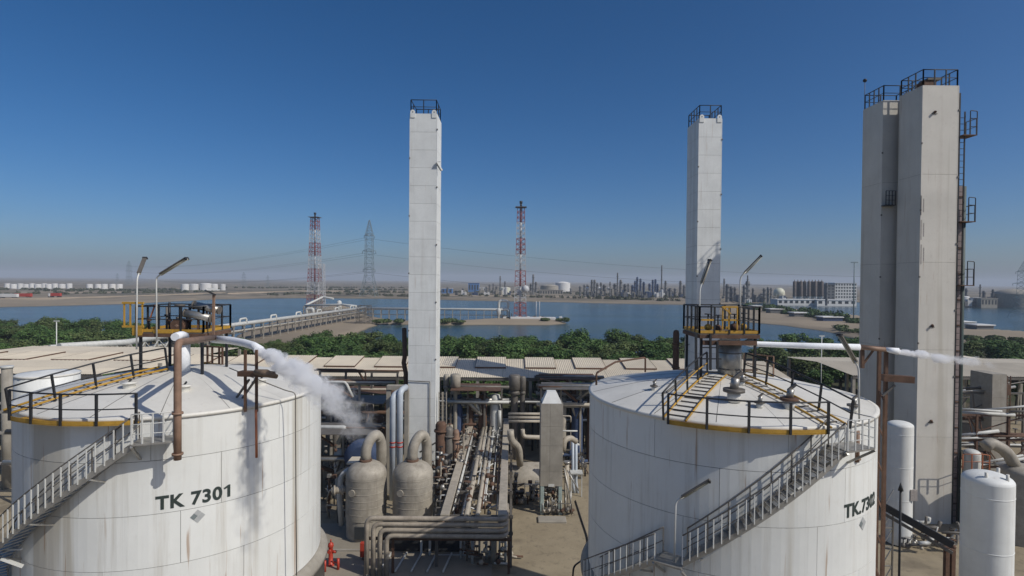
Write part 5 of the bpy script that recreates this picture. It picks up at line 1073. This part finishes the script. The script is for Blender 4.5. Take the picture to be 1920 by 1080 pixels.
scrub('marsh_grass', 'marsh grass on the near edge of the spits', [[(1560, 616), (1590, 622), (1640, 630), (1800, 640), (1960, 648)], [(1810, 636), (1920, 640)], [(700, 606), (760, 605), (880, 605)], [(1030, 603), (1062, 602)]], 3600, 1.2, .2, .6, .9, M_leaf2)

# ------------------------------------------------------------------ pipe bridge on the spit, flares and pylons
def mlerp(a, b, k): return Vector(a).lerp(Vector(b), k)
B0, B1, B2 = A(225, 643, 112), A(405, 613, 160), A(680, 577, 287)
pb = thing('pipe_bridge', 'long trestle pipe bridge leading over the sand spit', 'pipe bridge', G(480, 640), 'lake pipe trestles')
def trestle(t, a, b, n, hw, lv):
    d = (b - a).normalized(); s = Vector((d.y, -d.x, 0)).normalized() * hw
    for i in range(n + 1):
        p = a.lerp(b, i / n)
        for sg in (-1, 1): q = p + s * sg; MB().beam((q.x, q.y, GZ - 1.5), (q.x, q.y, q.z - .4), .3).build('trestle_post', M_conc, t)
        for l in lv: MB().beam(p - s * 1.15 - Vector((0, 0, l)), p + s * 1.15 - Vector((0, 0, l)), .28).build('cross_beam', M_conc, t)
    for sg in (-1, 1):
        for l in lv[1:]: MB().beam(a + s * sg - Vector((0, 0, l)), b + s * sg - Vector((0, 0, l)), .2).build('long_beam', M_grey, t)
B00 = A(95, 651, 99); trestle(pb, B00, B0, 4, 1.9, (.5, 2.4)); trestle(pb, B0, B1, 9, 1.9, (.5, 2.4)); trestle(pb, B1, B2, 22, 1.9, (.5, 2.4))
for k, (off, r, dz, m) in enumerate(((1.3, .62, .1, M_pipe_w), (-.2, .42, 0, M_pipe_w), (-1.2, .34, 0, M_beige), (.5, .26, -2.0, M_pipe_w), (-.9, .3, -2.0, M_pipe_w), (1.4, .22, -2.0, M_beige))):
    s = Vector((1, .15, 0)) * off + Vector((0, 0, dz)); pipe('bridge_pipe', '%s pipe along the trestle bridge on the spit, %s' % (('thick white', 'white', 'beige', 'slim white', 'middling white', 'slim beige')[k], ('nearest the water side', 'in the middle of the top deck', 'beyond it', 'in the middle below deck', 'on the far side below deck', 'on the water side below deck')[k]), [B00 + s, B0 + s, B1 + s, B2 + s], r, m, 'pipe', 'pipes of the trestle bridge', 1.0, 10)
for k in range(6): 
    p = mlerp(B1, B2, .08 + k * .15) + Vector((1.2, 0, .1)); pipe('expansion_loop', 'white expansion loop rising from the trestle bridge, %s' % ('nearest the tanks', 'second from the tanks', 'third from the tanks', 'fourth from the tanks', 'fifth from the tanks', 'farthest on the spit')[k], [p, p + Vector((0, 0, 1.5)), p + Vector((.6, 3, 1.6)), p + Vector((.6, 3, 0))], .3, M_pipe_w, 'pipe', 'expansion loops', .7, 8)
for k in range(26):
    a = (mlerp(B00, B0, k / 9) if k < 9 else mlerp(B0, B1, (k - 9) / 17)) + Vector((2.1, 0, -.4 if k % 2 else -2.2)); b = a + Vector((-.2, 2.4, -1.8 if k % 2 else 1.8)); tag(MB().beam(a, b, .16).build('truss_diagonal', M_pipe_w), 'pale diagonal strut of the trestle bridge near the left trees', 'strut', 'diagonal struts of the trestle bridge')
F2 = G(975, 597); F1 = G(590, 577)
C0, C1_ = B2 + Vector((1, 1, -.4)), Vector((F2.x - 6.5, F2.y + 1, B2.z - .6))
cb = thing('lake_trestle', 'thin trestle carrying a white pipe across the water to the island flare', 'pipe bridge', (C0.x + 30, C0.y, GZ), 'lake pipe trestles'); trestle(cb, C0, C1_, 18, 1.0, (.45, 3.0))
pipe('flare_line', 'white pipe crossing the water to the island flare', [C0, C1_, C1_ + Vector((0, 0, -1)), ], .62, M_pipe_w, bend=.5)
p = C1_ + Vector((-4.5, .5, 0)); pipe('flare_loop', 'white loop of thick pipe beside the island flare', [p + Vector((0, 0, -4.5)), p + Vector((0, 0, 4.6)), p + Vector((4.8, 0, 4.6)), p + Vector((4.8, 0, .3)), p + Vector((1, 0, .3))], .7, M_pipe_w, bend=1.6, n=12)
kd = thing('knockout_drum', 'white upright drum under the loop beside the island flare', 'vessel', (p.x, p.y, GZ)); MB().lathe((p.x, p.y - 1.5, 0), [(.001, p.z + .8), (.9, p.z + .5), (1.1, p.z), (1.1, p.z - 2.2), (.5, p.z - 2.9), (.5, GZ)], 18).build('shell', M_pipe_w, kd)
for k in range(12): q = Vector((RND.uniform(-13, -4), 0, 0)) + Vector((F2.x, F2.y + RND.uniform(-1, 3), GZ)); tag(MB().beam(q, q + Vector((RND.uniform(-.5, .5), 0, RND.uniform(2, 5))), .25).build('island_post', M_grey), 'grey post in the small pipework beside the island flare', 'post', 'posts beside the island flare')
iw = tag(MB().bbox((F2.x - 5, F2.y - 5, GZ - 1), (F2.x + 18, F2.y - 2, GZ + 1.0), .1).build('island_wall', M_farw), 'low white wall on the flare island', 'wall')
for k in range(14): q = Vector((F2.x + RND.uniform(-12, 22), F2.y + RND.uniform(-3, 3), GZ)); tag(MB().bbox(q - Vector((.8, .6, .2)), q + Vector((.8, .6, RND.uniform(.5, 1.3))), .15).build('rubble_block', RND.choice([M_conc, M_farw, M_rust])), 'small block of rubble lying on the flare island', 'block', 'rubble on the island')
# branch pipes to the farther flare
D0 = B2 + Vector((-2, 3, 0)); q1 = A(572, 573, 300); q2 = A(605, 557, 330); q3 = A(640, 566, 310)
pipe('branch_line', 'white pipe zigzagging to the farther flare, lower run', [A(668, 574, 290), A(640, 571, 297), q1], .55, M_pipe_w, bend=.5); pipe('branch_line', 'white pipe zigzagging to the farther flare, upper run', [q1, q2, A(625, 560, 325)], .55, M_pipe_w, bend=.8)
bl = thing('branch_trestle', 'dark timber-like trestle under the zigzag pipes of the farther flare', 'pipe bridge', (q1.x, q1.y, GZ))
for a, b in ((q1, A(668, 574, 290)), (q1, q2)): trestle(bl, a - Vector((0, 0, .3)), b - Vector((0, 0, .3)), 7, .9, (.3, 2.0))
pipe('square_loop', 'square white pipe loop before the farther flare', [A(575, 592, 285), A(575, 579, 285), A(587, 579, 285), A(587, 590, 285)], .75, M_pipe_w, bend=.8)
kd = thing('knockout_drum', 'white drum beside the zigzag pipes of the farther flare', 'vessel', A(636, 580, 305)); p = A(636, 565, 305); MB().lathe((p.x, p.y, 0), [(.001, p.z + .6), (1.0, p.z + .2), (1.3, p.z - .5), (1.3, p.z - 4), (.6, p.z - 4.8), (.6, GZ)], 18).build('shell', M_pipe_w, kd)
st = thing('switch_tower', 'grey lattice stand at the elbow of the trestle bridge', 'lattice tower', G(681, 610, GZ)); 
def lattice(t, base, z0, z1, w0, w1, n, mat, name, r=.14, nface=4, diag=True):
    cs = []
    for i in range(n + 1):
        f = i / n; wv = w0 + (w1 - w0) * f; z = z0 + (z1 - z0) * f
        cs.append([Vector((base[0] + sx * wv / 2, base[1] + sy * wv / 2, z)) for sx, sy in ((-1, -1), (1, -1), (1, 1), (-1, 1))])
    mb = MB()
    for i in range(n):
        for k in range(4):
            mb.beam(cs[i][k], cs[i + 1][k], r * 1.3); mb.beam(cs[i + 1][k], cs[i + 1][(k + 1) % 4], r)
            if diag: mb.beam(cs[i][k], cs[i + 1][(k + 1) % 4], r * .8); mb.beam(cs[i][(k + 1) % 4], cs[i + 1][k], r * .8)
    o = mb.build(name, mat, t); return o
b = G(683, 606); lattice(st, b, GZ - 1, A(683, 573, b.y).z, 6, 5, 5, M_grey, 'lattice_frame', .16)
def flare(label, base, py_top, px, wb, wt, nb, rev, wide=None):
    t = thing('flare_stack', label, 'flare stack', base, 'red and white flare stacks'); zt = A(px, py_top, base.y).z; z0 = GZ
    for i in range(nb):
        f0, f1 = i / nb, (i + 1) / nb; m = (M_lattr, M_lattw)[(i + rev) % 2]
        lattice(t, base, z0 + (zt - z0) * f0, z0 + (zt - z0) * f1, wb + (wt - wb) * f0, wb + (wt - wb) * f1, 3, m, 'lattice_section', .2)
        MB().cyl((base.x, base.y, z0 + (zt - z0) * f0 + .01), (base.x, base.y, z0 + (zt - z0) * f1), .5, n=10).build('riser', m, t)
    MB().cyl((base.x, base.y, zt), (base.x, base.y, zt + 1.8), .55, n=10).build('tip', M_dark, t); MB().cyl((base.x, base.y, zt + 1.8), (base.x, base.y, zt + 3.0), .8, n=10).build('burner', M_dark, t)
    MB().box((base.x - wt * .8, base.y - wt * .8, zt - .3), (base.x + wt * .8, base.y + wt * .8, zt - .05)).build('platform', M_grey, t)
    return t
fl2 = flare('red and white lattice flare standing on the lake island', F2, 388, 975, 6.3, 3.6, 7, 0)
p = A(985, 542, F2.y - 3); MB().lathe((p.x, p.y, p.z), [(.001, -2), (1.5, -1.4), (2, 0), (1.5, 1.4), (.001, 2)], 16).build('water_seal_drum', M_lattw, fl2)
for dx in (8.3, 10): MB().cyl((F2.x + dx, F2.y, GZ), (F2.x + dx, F2.y, GZ + 9), .2, n=6).build('side_mast', M_lattw, fl2)
fl1 = flare('red and white lattice flare farther off on the lake shore', F1, 407, 590, 8.2, 4.4, 7, 0)
lattice(fl1, (F1.x + 4.6, F1.y, 0), GZ, A(596, 495, F1.y).z, 4.2, 3.2, 6, M_lattw, 'side_frame', .2)
def pylon(label, px, py_top, Y, w0, arms, mat, n=9, wires=True):
    base = G(px, 600); base = Vector(((A(px, 540, Y)).x, Y, GZ)); zt = A(px, py_top, Y).z; t = thing('power_pylon', label, 'pylon', base, 'lattice power pylons'); h = zt - GZ
    lattice(t, base, GZ, GZ + h * .28, w0, w0 * .5, 3, mat, 'leg_frame', h * .0032); lattice(t, base, GZ + h * .28, GZ + h * .82, w0 * .5, w0 * .42, 7, mat, 'body_frame', h * .0027); lattice(t, base, GZ + h * .82, zt, w0 * .42, w0 * .06, 4, mat, 'peak_frame', h * .0026)
    ends = []
    for f, L in arms:
        z = GZ + h * f; mb = MB()
        for sg in (-1, 1):
            e = Vector((base.x + sg * L, base.y, z)); ends.append(e)
            for yy in (-w0 * .2, w0 * .2): mb.beam((base.x, base.y + yy, z), e, h * .004); mb.beam((base.x, base.y + yy, z + h * .03), e, h * .003)
        mb.build('cross_arm', mat, t)
        for sg in (-1, 1): e = Vector((base.x + sg * L, base.y, z)); MB().cyl(e, e - Vector((0, 0, h * .035)), h * .0035, n=6).build('insulator', mat, t)
    return ends
AR = ((.36, 6.5), (.60, 7.2), (.80, 5.6))
eA = pylon('tall blue-grey lattice pylon on the far lake shore', 692, 413, 620, 17, AR, M_pyl)
eB = pylon('faint lattice pylon far beyond the white tanks', 242, 489, 1250, 15, AR, M_pyl); pylon('tiny lattice pylon on the left horizon', 220, 512, 1500, 9, AR, M_pyl); pylon('faint small lattice pylon between the tanks and the flare', 457, 510, 1300, 12, AR, M_pyl); pylon('small lattice pylon just left of the farther flare', 502, 516, 1150, 7, AR, M_pyl)
eR = pylon('big lattice pylon cut by the right border', 1922, 488, 330, 11, AR, M_pyl)
def wire(label, a, b, sag, r):
    pts = []
    for i in range(21): f = i / 20; p = Vector(a).lerp(Vector(b), f); p.z -= sag * 4 * f * (1 - f); pts.append(p)
    tag(MB().tube(pts, r, 4).build('power_line', M_rubber), label, 'cable', 'power lines over the lake')
dz = Vector((0, 0, -2.6))
LV = ('lower', 'middle', 'upper')
for k in range(3):
    for j in (0, 1):
        a = eA[2 * k + j] + dz; wire('%s power line sagging from the tall pylon to the left, %s wire' % (LV[k], 'near' if j == 0 else 'far'), a, (eB[2 * k + j] + Vector((0, 0, -1))), 12, .085)
        if j == 0: wire('%s power line running from the tall pylon to the right' % LV[k], a, A(1700, (567, 540, 520)[k] , 560 if k else 600), 9, .085)

# ------------------------------------------------------------------ far shore: tanks, plants, silos, vehicles
def gY(px, py): return G(px, py).y
def far_tank(px, pyt, pyb, wpx, label, group, mat=None, dome=.12):
    Y = gY(px, pyb); c = A(px, pyb, Y); R = wpx / 2 / F_PX * Y; h = (pyb - pyt) / F_PX * Y; t = thing('far_storage_tank', label, 'storage tank', (c.x, Y, GZ), group); mat = mat or M_farw
    MB().lathe((c.x, Y, GZ - 1), [(R, 0), (R, h + 1)], 24).build('shell', mat, t); MB().lathe((c.x, Y, GZ + h), [(R * 1.01, -.3), (R * 1.01, .02), (R * .6, R * dome * .7), (.001, R * dome)], 24).build('roof', mat, t)
for k, px in enumerate((14, 26, 38, 49, 60, 71, 83, 92, 103, 116, 130)): far_tank(px, 532 + (k % 2), 541 + .6 * (k % 3), 9.5 + 2 * (k % 2), 'small white storage tank in the row on the far left horizon', 'row of far white tanks')
for k, px in enumerate((168, 184, 196, 211, 224)): far_tank(px, 533, 543, 10.5, 'small white storage tank in the second far row', 'second row of far white tanks')
for k, (px, w_) in enumerate(((347, 14), (364, 15), (386, 20), (402, 12), (418, 9))): far_tank(px, 533 if k != 2 else 532, 545, w_, 'small white storage tank in the third far row behind the platform', 'third row of far white tanks')
far_tank(1055, 531, 547, 28, 'large white tank with conical roof on the far shore', 'far tanks by the plant', None, .25); far_tank(1030, 536, 549, 34, 'wide low grey-white tank beside the large white one', 'far tanks by the plant', M_conc, .18); far_tank(946, 540, 549, 22, 'pale domed tank left of the island flare', 'far tanks by the plant', M_sphere, .2)
far_tank(1805, 556, 573, 20, 'white far tank right of the broad tower', 'far tanks at the right'); far_tank(1832, 559, 574, 22, 'shorter white far tank next to the one by the tower', 'far tanks at the right', None, .1); far_tank(1900, 551, 574, 66, 'broad grey domed tank at the right border shore', 'far tanks at the right', M_conc, .3)
for k, (px, py) in enumerate(((1124, 541), (1142, 541), (1226, 552), (1101, 541))):
    Y = gY(px, 556); c = A(px, py, Y); R = 2.2; t = thing('gas_sphere', 'little white gas sphere on legs in the far plant', 'gas sphere', (c.x, Y, GZ), 'little far gas spheres'); MB().lathe(c, [(max(.001, R * sin(pi * i / 10)), -R * cos(pi * i / 10)) for i in range(11)], 16).build('ball', M_farw, t)
    for a in range(5): MB().cyl((c.x + R * .9 * cos(a * 1.256), Y + R * .9 * sin(a * 1.256), GZ), (c.x + R * .9 * cos(a * 1.256), Y + R * .9 * sin(a * 1.256), c.z), .15, n=5).build('leg', M_farw, t)
Y = gY(1461, 562); c = A(1461, 549.5, Y); R = 10 / F_PX * Y; t = thing('gas_sphere', 'big cream gas sphere across the water', 'gas sphere', (c.x, Y, GZ)); MB().lathe(c, [(max(.001, R * sin(pi * i / 16)), -R * cos(pi * i / 16)) for i in range(17)], 28).build('ball', M_sphere, t)
for a in range(10): MB().cyl((c.x + R * .95 * cos(a * .6283), Y + R * .95 * sin(a * .6283), GZ), (c.x + R * .95 * cos(a * .6283), Y + R * .95 * sin(a * .6283), c.z), .25, n=6).build('leg', M_farw, t)
for k, px in enumerate((1490, 1496, 1502, 1509, 1517, 1523, 1529, 1535, 1541)):
    Y = gY(px, 566) + (k % 2) * 4; c = A(px, 527, Y); R = 3.1 / F_PX * Y; zb = A(px, 556, Y).z; t = thing('silo', 'dark brown silo in the row across the water', 'silo', (c.x, Y, GZ), 'row of dark silos')
    MB().lathe((c.x, Y, 0), [(.001, c.z + 1.4), (.35, c.z + 1.3), (.35, c.z), (R * .6, c.z - .1), (R, c.z - .8), (R, zb)], 14).build('shell', M_farb, t); MB().lathe((c.x, Y, 0), [(R, zb), (R * .25, zb - 3)], 14).build('hopper', M_farw, t)
    for a in range(4): MB().cyl((c.x + R * .8 * cos(a * 1.57 + .7), Y + R * .8 * sin(a * 1.57 + .7), GZ), (c.x + R * .8 * cos(a * 1.57 + .7), Y + R * .8 * sin(a * 1.57 + .7), zb + .5), .2, n=5).build('leg', M_farw, t)
def far_block(px0, px1, pyt, pyb, dep, mat, label, cat, nwx=0, nwz=0, roofm=None, name='far_building'):
    Y = gY((px0 + px1) / 2, pyb); a = A(px0, pyt, Y); b = A(px1, pyb, Y); t = thing(name, label, cat, ((a.x + b.x) / 2, Y, GZ)); MB().box((a.x, Y, GZ - 1), (b.x, Y + dep, a.z)).build('walls', mat, t); MB().box((a.x - .4, Y - .4, a.z + .004), (b.x + .4, Y + dep + .4, a.z + .5)).build('roof', roofm or mat, t)
    for i in range(nwx):
        for j in range(nwz):
            x = a.x + (b.x - a.x) * (i + .5) / nwx; z = GZ + (a.z - GZ) * (j + .55) / nwz; wv = (b.x - a.x) / nwx * .28; hv = (a.z - GZ) / nwz * .28; MB().box((x - wv, Y - .05, z - hv), (x + wv, Y + .1, z + hv)).build('window', M_win, t)
    return t
far_block(1566, 1606, 531, 566, 25, M_farw, 'tall white gridded process building across the water', 'building', 8, 6); far_block(1551, 1565, 534, 566, 20, M_far, 'grey stair tower left of the white gridded building', 'building', 2, 6)
far_block(1458, 1530, 562, 571, 14, M_farw, 'long low white warehouse with dark gateways, nearer the sphere', 'warehouse', 7, 1); far_block(1532, 1606, 563, 572, 14, M_farw, 'long low white warehouse with dark gateways, nearer the broad tower', 'warehouse', 6, 1)
far_block(1501, 1540, 553, 562, 12, M_farw, 'small white hall under the dark silos', 'building', 5, 1); far_block(1548, 1562, 552, 562, 10, M_farw, 'small white cube hall beside the silos', 'building', 2, 1)
far_block(878, 898, 531, 548, 14, M_blue, 'blue clad hall on the far shore right of the slim tower', 'building', 4, 1, M_blue); far_block(898, 910, 539, 549, 10, M_farw, 'white hall next to the blue one', 'building', 3, 1); far_block(828, 848, 541, 551, 10, M_blue, 'low bright blue shed beside the slim tower', 'building', 3, 1, M_farw)
far_block(1012, 1055, 544, 553, 12, M_conc, 'long brown low hall before the large white tank', 'building', 9, 1); far_block(1196, 1218, 546, 556, 10, M_sphere, 'pale yellow hall in the far plant', 'building', 4, 1); far_block(1430, 1455, 556, 566, 10, M_conc, 'low dusty hall left of the big sphere', 'building', 4, 1); far_block(1840, 1870, 560, 575, 10, M_conc, 'brown low hall between the far tanks at the right', 'building', 5, 1)
def far_column(px, pyt, pyb, wpx, mat, label, group, plats=3):
    Y = gY(px, pyb); c = A(px, pyt, Y); R = max(.35, wpx / 2 / F_PX * Y); t = thing('plant_column', label, 'column', (c.x, Y, GZ), group); MB().lathe((c.x, Y, 0), [(.001, c.z), (R * .8, c.z - R * .3), (R, c.z - R), (R, GZ)], 12).build('shaft', mat, t)
    for i in range(plats): z = GZ + (c.z - GZ) * (i + 1) / (plats + .6); MB().cyl((c.x, Y, z), (c.x, Y, z + .35), R * 1.5 + .4, n=10).build('platform', mat, t)
cols = [(868, 540, 4, 0), (912, 537, 4, 0), (918, 533, 3, 0), (925, 531, 3, 0), (931, 536, 4, 0), (938, 517, 2.4, 0), (947, 527, 3, 0), (1000, 514, 3.6, 0), (996, 531, 5, 0), (1005, 528, 4, 0), (1088, 536, 4, 0), (1096, 533, 4, 0), (1102, 533, 5, 0), (1110, 524, 4.5, 0), (1115, 524, 4.5, 0), (1120, 530, 4, 0), (1127, 529, 3.5, 0), (1133, 533, 6, 0), (1144, 528, 2.6, 0), (1153, 531, 6, 0), (1158, 511, 2.6, 0), (1164, 524, 5, 0), (1172, 532, 6, 0), (1178, 531, 3, 0), (1186, 534, 5, 1), (1191, 526, 4, 1), (1195, 519, 4, 1), (1201, 522, 4, 1), (1207, 528, 4.5, 1), (1218, 531, 4.5, 1), (1224, 524, 4, 1), (1229, 523, 4, 1), (1233, 532, 4, 1), (1241, 497, 2.6, 0), (1248, 526, 4, 0), (1258, 542, 4, 0), (1266, 540, 5, 0), (1276, 526, 4.5, 0), (1283, 534, 5, 0), (1358, 522, 3, 0), (1364, 532, 7, 0), (1371, 536, 6, 0), (1378, 538, 5, 0), (1402, 516, 2.5, 0), (1402, 526, 8, 0), (1396, 534, 6, 0), (1412, 540, 4, 0), (1433, 540, 5, 0), (1440, 538, 4, 0), (1446, 539, 3, 0), (1550, 530, 4, 0), (1812, 540, 4, 0), (1838, 533, 2.4, 0), (1845, 545, 5, 0), (1862, 542, 4, 0), (1796, 545, 5, 0), (820, 543, 4, 0), (839, 538, 3, 0), (856, 544, 5, 0), (1070, 540, 3, 0), (1300, 540, 4, 0)]
for (px, pyt, wv, bl_) in cols:
    if 1285 < px < 1350: continue
    pb_ = 554 if px < 1085 else 557 if px < 1290 else 566 if px < 1500 else 572
    seg = 'left of the island flare' if px < 960 else 'near the large white tank' if px < 1085 else 'between the large white tank and the second tower' if px < 1290 else 'right of the second tower' if px < 1600 else 'right of the broad tower'
    far_column(px, pyt, pb_ + RND.uniform(-2, 2), wv, M_dblue if bl_ else M_far, ('dark blue plant column %s' if bl_ else 'grey plant column %s') % seg, ('blue plant columns %s' if bl_ else 'grey plant columns %s') % seg)
for k in range(95):   # low steel blocks between the columns
    px = RND.choice([RND.uniform(1080, 1285), RND.uniform(1080, 1285), RND.uniform(860, 1010), RND.uniform(1352, 1480), RND.uniform(1795, 1890)]); pb_ = 554 if px < 1085 else 557 if px < 1290 else 566 if px < 1500 else 573
    wv = RND.uniform(4, 11); hv = RND.uniform(6, 17); Y = gY(px, pb_ + RND.uniform(-2, 2)); a = A(px - wv / 2, pb_ - hv, Y); b = A(px + wv / 2, pb_, Y); seg = 'left of the second tower' if px < 1290 else 'right of the second tower' if px < 1600 else 'right of the broad tower'
    t = thing('plant_module', 'low grey process module in the far plant %s' % seg, 'plant', ((a.x + b.x) / 2, Y, GZ), 'far process modules %s' % seg); m = RND.choice([M_far, M_far, M_conc, M_dblue, M_farw, M_clad])
    for j in range(3): MB().box((a.x + (b.x - a.x) * j / 3 + .1, Y + RND.uniform(0, 2), GZ), (a.x + (b.x - a.x) * (j + 1) / 3 - .1, Y + 8, GZ + (a.z - GZ) * RND.uniform(.5, 1))).build('bay', m, t)
for k, (px, pyb) in enumerate(((1420, 582), (1458, 588), (1506, 595), (1563, 603), (1815, 612), (1850, 618))):   # flat roofed shelters on the spit
    Y = gY(px, pyb); wv = (18, 28, 34, 40, 34, 36)[k] / F_PX * Y; c = A(px, pyb - 9, Y); t = thing('flat_shelter', 'white roofed long shelter on the spit, %s' % ('smallest and farthest', 'second from the far end', 'third from the far end', 'longest before the broad tower', 'just right of the broad tower', 'next to the pylon at the right')[k], 'shelter', (c.x, Y, GZ), 'white roofed shelters')
    MB().bbox((c.x - wv / 2, Y, c.z - .5), (c.x + wv / 2, Y + 8, c.z), .1).build('roof', M_farw, t); MB().box((c.x - wv / 2 + .5, Y + .6, GZ - .3), (c.x + wv / 2 - .5, Y + 7, c.z - .52)).build('wall', M_dblue if k == 3 else M_far, t)
def truck(px, py, mat, label, L=16):
    g = G(px, py); t = thing('truck', label, 'truck', g); MB().bbox((g.x - L * .3, g.y - 1.2, GZ + 1.4), (g.x + L * .5, g.y + 1.2, GZ + 4.2), .1).build('trailer', mat, t); MB().bbox((g.x - L * .5, g.y - 1.2, GZ + .8), (g.x - L * .33, g.y + 1.2, GZ + 3.6), .3).build('cab', M_farw, t)
    for x in (-.42, -.2, .3, .42): MB().cyl((g.x + L * x, g.y - 1.3, GZ + .9), (g.x + L * x, g.y + 1.3, GZ + .9), .6, n=10).build('wheel', M_dark, t)
truck(40, 559, M_red, 'red trailer truck on the far left shore road', 18); truck(103, 558, M_red, 'shorter dark red truck farther along the shore road', 11); truck(14, 560, M_farw, 'white trailer truck at the left border of the shore road', 18)
M_berm = pmat('sand_berm', (.36, .29, .21), .95, var=.12, vscale=.05)
for k, (pts, h) in enumerate((([(-60, 563), (60, 562), (150, 560), (250, 557), (330, 554), (420, 550)], 1.6), ([(-60, 549), (120, 549), (260, 550)], 1.2), ([(430, 552), (560, 547), (700, 547), (770, 549)], 1.8), ([(830, 556), (1000, 556), (1120, 560)], 1.5))):
    q = [G(*p) for p in pts]; mb = MB(); vs = []
    for p in q: vs += [(p.x, p.y - 9, GZ - .2), (p.x, p.y - 2, GZ + h), (p.x, p.y + 2, GZ + h), (p.x, p.y + 9, GZ - .2)]
    mb.add(vs, [(4 * i + j, 4 * i + j + 4, 4 * i + j + 5, 4 * i + j + 1) for i in range(len(q) - 1) for j in range(3)], True); o = mb.build('hill', M_berm); o['kind'] = 'structure'
for k, px in enumerate((106, 1540, 1601)):
    g = A(px, (642, 680, 560)[k], (100, 90, 300)[k]); t = thing('light_mast', ('thin white lamp mast rising from the left trees', 'thin white lamp mast rising from the trees right of TK.7302', 'dark lamp mast with a crossbar left of the weathered towers')[k], 'lamp mast', (g.x, g.y, GZ)); zt = A(px, (602, 630, 492)[k], g.y).z; r_ = (.08, .07, .3)[k]
    MB().cyl((g.x, g.y, GZ), (g.x, g.y, zt), r_, n=6).build('pole', M_lampw if k < 2 else M_pyl, t); MB().beam((g.x - r_ * 6, g.y, zt), (g.x + r_ * 6, g.y, zt), r_ * 2).build('crossbar', M_lampw if k < 2 else M_pyl, t)

# ------------------------------------------------------------------ cold vapour plumes and haze
def plume(label, start, direc, length, r0, k, sag, dens, cut, scl, seed, name='steam_plume'):
    d = Vector(direc).normalized(); up = Vector((0, 0, 1)); y_ = up.cross(d).normalized(); z_ = d.cross(y_)
    mw = Matrix((d, y_, z_)).transposed().to_4x4(); mw.translation = start
    mb = MB(); pts = []; rr = []
    for i in range(15): x = length * i / 14; pts.append(Vector((x, 0, -sag * x * x))); rr.append((r0 + k * x) * 1.25)
    mb.tube(pts, rr, 18); m = bpy.data.materials.new('vapour'); m.use_nodes = True; t = m.node_tree; N = t.nodes; L = t.links; N.clear()
    out = N.new('ShaderNodeOutputMaterial'); pv = N.new('ShaderNodeVolumePrincipled'); pv.inputs['Color'].default_value = (.995, .997, 1, 1); pv.inputs['Anisotropy'].default_value = 0.0
    L.new(pv.outputs[0], out.inputs['Volume']); tc = N.new('ShaderNodeTexCoord'); sp = N.new('ShaderNodeSeparateXYZ'); L.new(tc.outputs['Object'], sp.inputs[0])
    def M(op, a, b=None):
        n = N.new('ShaderNodeMath'); n.operation = op
        for i, v in enumerate((a, b)):
            if v is None: continue
            if isinstance(v, (int, float)): n.inputs[i].default_value = v
            else: L.new(v, n.inputs[i])
        return n.outputs[0]
    x, yy, z = sp.outputs; zz = M('ADD', z, M('MULTIPLY', M('MULTIPLY', x, x), sag)); r = M('SQRT', M('ADD', M('MULTIPLY', yy, yy), M('MULTIPLY', zz, zz)))
    rn = M('DIVIDE', r, M('ADD', M('MULTIPLY', M('MAXIMUM', x, 0.0), k), r0))
    no = N.new('ShaderNodeTexNoise'); no.inputs['Scale'].default_value = scl; no.inputs['Detail'].default_value = 6; no.inputs['Roughness'].default_value = .68; no.inputs['Distortion'].default_value = .5; mp = N.new('ShaderNodeMapping'); mp.inputs['Location'].default_value = (seed, 0, 0); L.new(tc.outputs['Object'], mp.inputs[0]); L.new(mp.outputs[0], no.inputs['Vector'])
    f = M('SUBTRACT', M('ADD', M('MULTIPLY', no.outputs['Fac'], 3.2), M('SUBTRACT', .5, rn)), M('ADD', M('MULTIPLY', x, cut * 1.4 / length), 1.0))
    g = N.new('ShaderNodeMapRange'); g.inputs[1].default_value = 0; g.inputs[2].default_value = .4; L.new(f, g.inputs[0])
    fade = M('SUBTRACT', 1.0, M('POWER', M('MINIMUM', M('MAXIMUM', M('DIVIDE', x, length), 0.0), 1.0), 1.4))
    dn = M('MULTIPLY', M('MULTIPLY', g.outputs[0], fade), M('DIVIDE', dens, M('ADD', .35, M('MULTIPLY', x, .22))))
    L.new(dn, pv.inputs['Density'])
    o = mb.build(name, m); o.matrix_world = mw; o['kind'] = 'stuff'; o['label'] = label; m.cycles.volume_step_rate = 0.5; return o
e1 = A(488, 656, 22.7)
plume('white cold vapour pouring down from the vent mouth of TK 7301', e1 - Vector((.1, 0, 0)), (.857, -.515, -.22), 6.8, .15, .15, .026, 6.5, .5, 2.2, 3.0)
e2_ = A(1684, 659, 24.3)
plume('thin wisp of white vapour blown from the vent mouth of TK.7302', e2_, (1, -.05, -.13), 4.3, .10, .085, .002, 8.0, .62, 1.8, 9.3)

hz = MB().box((-14600, -110, GZ - 4), (14600, 9300, 88)); m = bpy.data.materials.new('haze_air'); m.use_nodes = True; t = m.node_tree; t.nodes.clear()
out = t.nodes.new('ShaderNodeOutputMaterial'); pv = t.nodes.new('ShaderNodeVolumePrincipled'); pv.inputs['Color'].default_value = (.68, .76, .87, 1); pv.inputs['Density'].default_value = 0.00021; t.links.new(pv.outputs[0], out.inputs['Volume'])
o = hz.build('haze', m); o['kind'] = 'stuff'; o['label'] = 'pale blue haze in the air over the lake and plant'
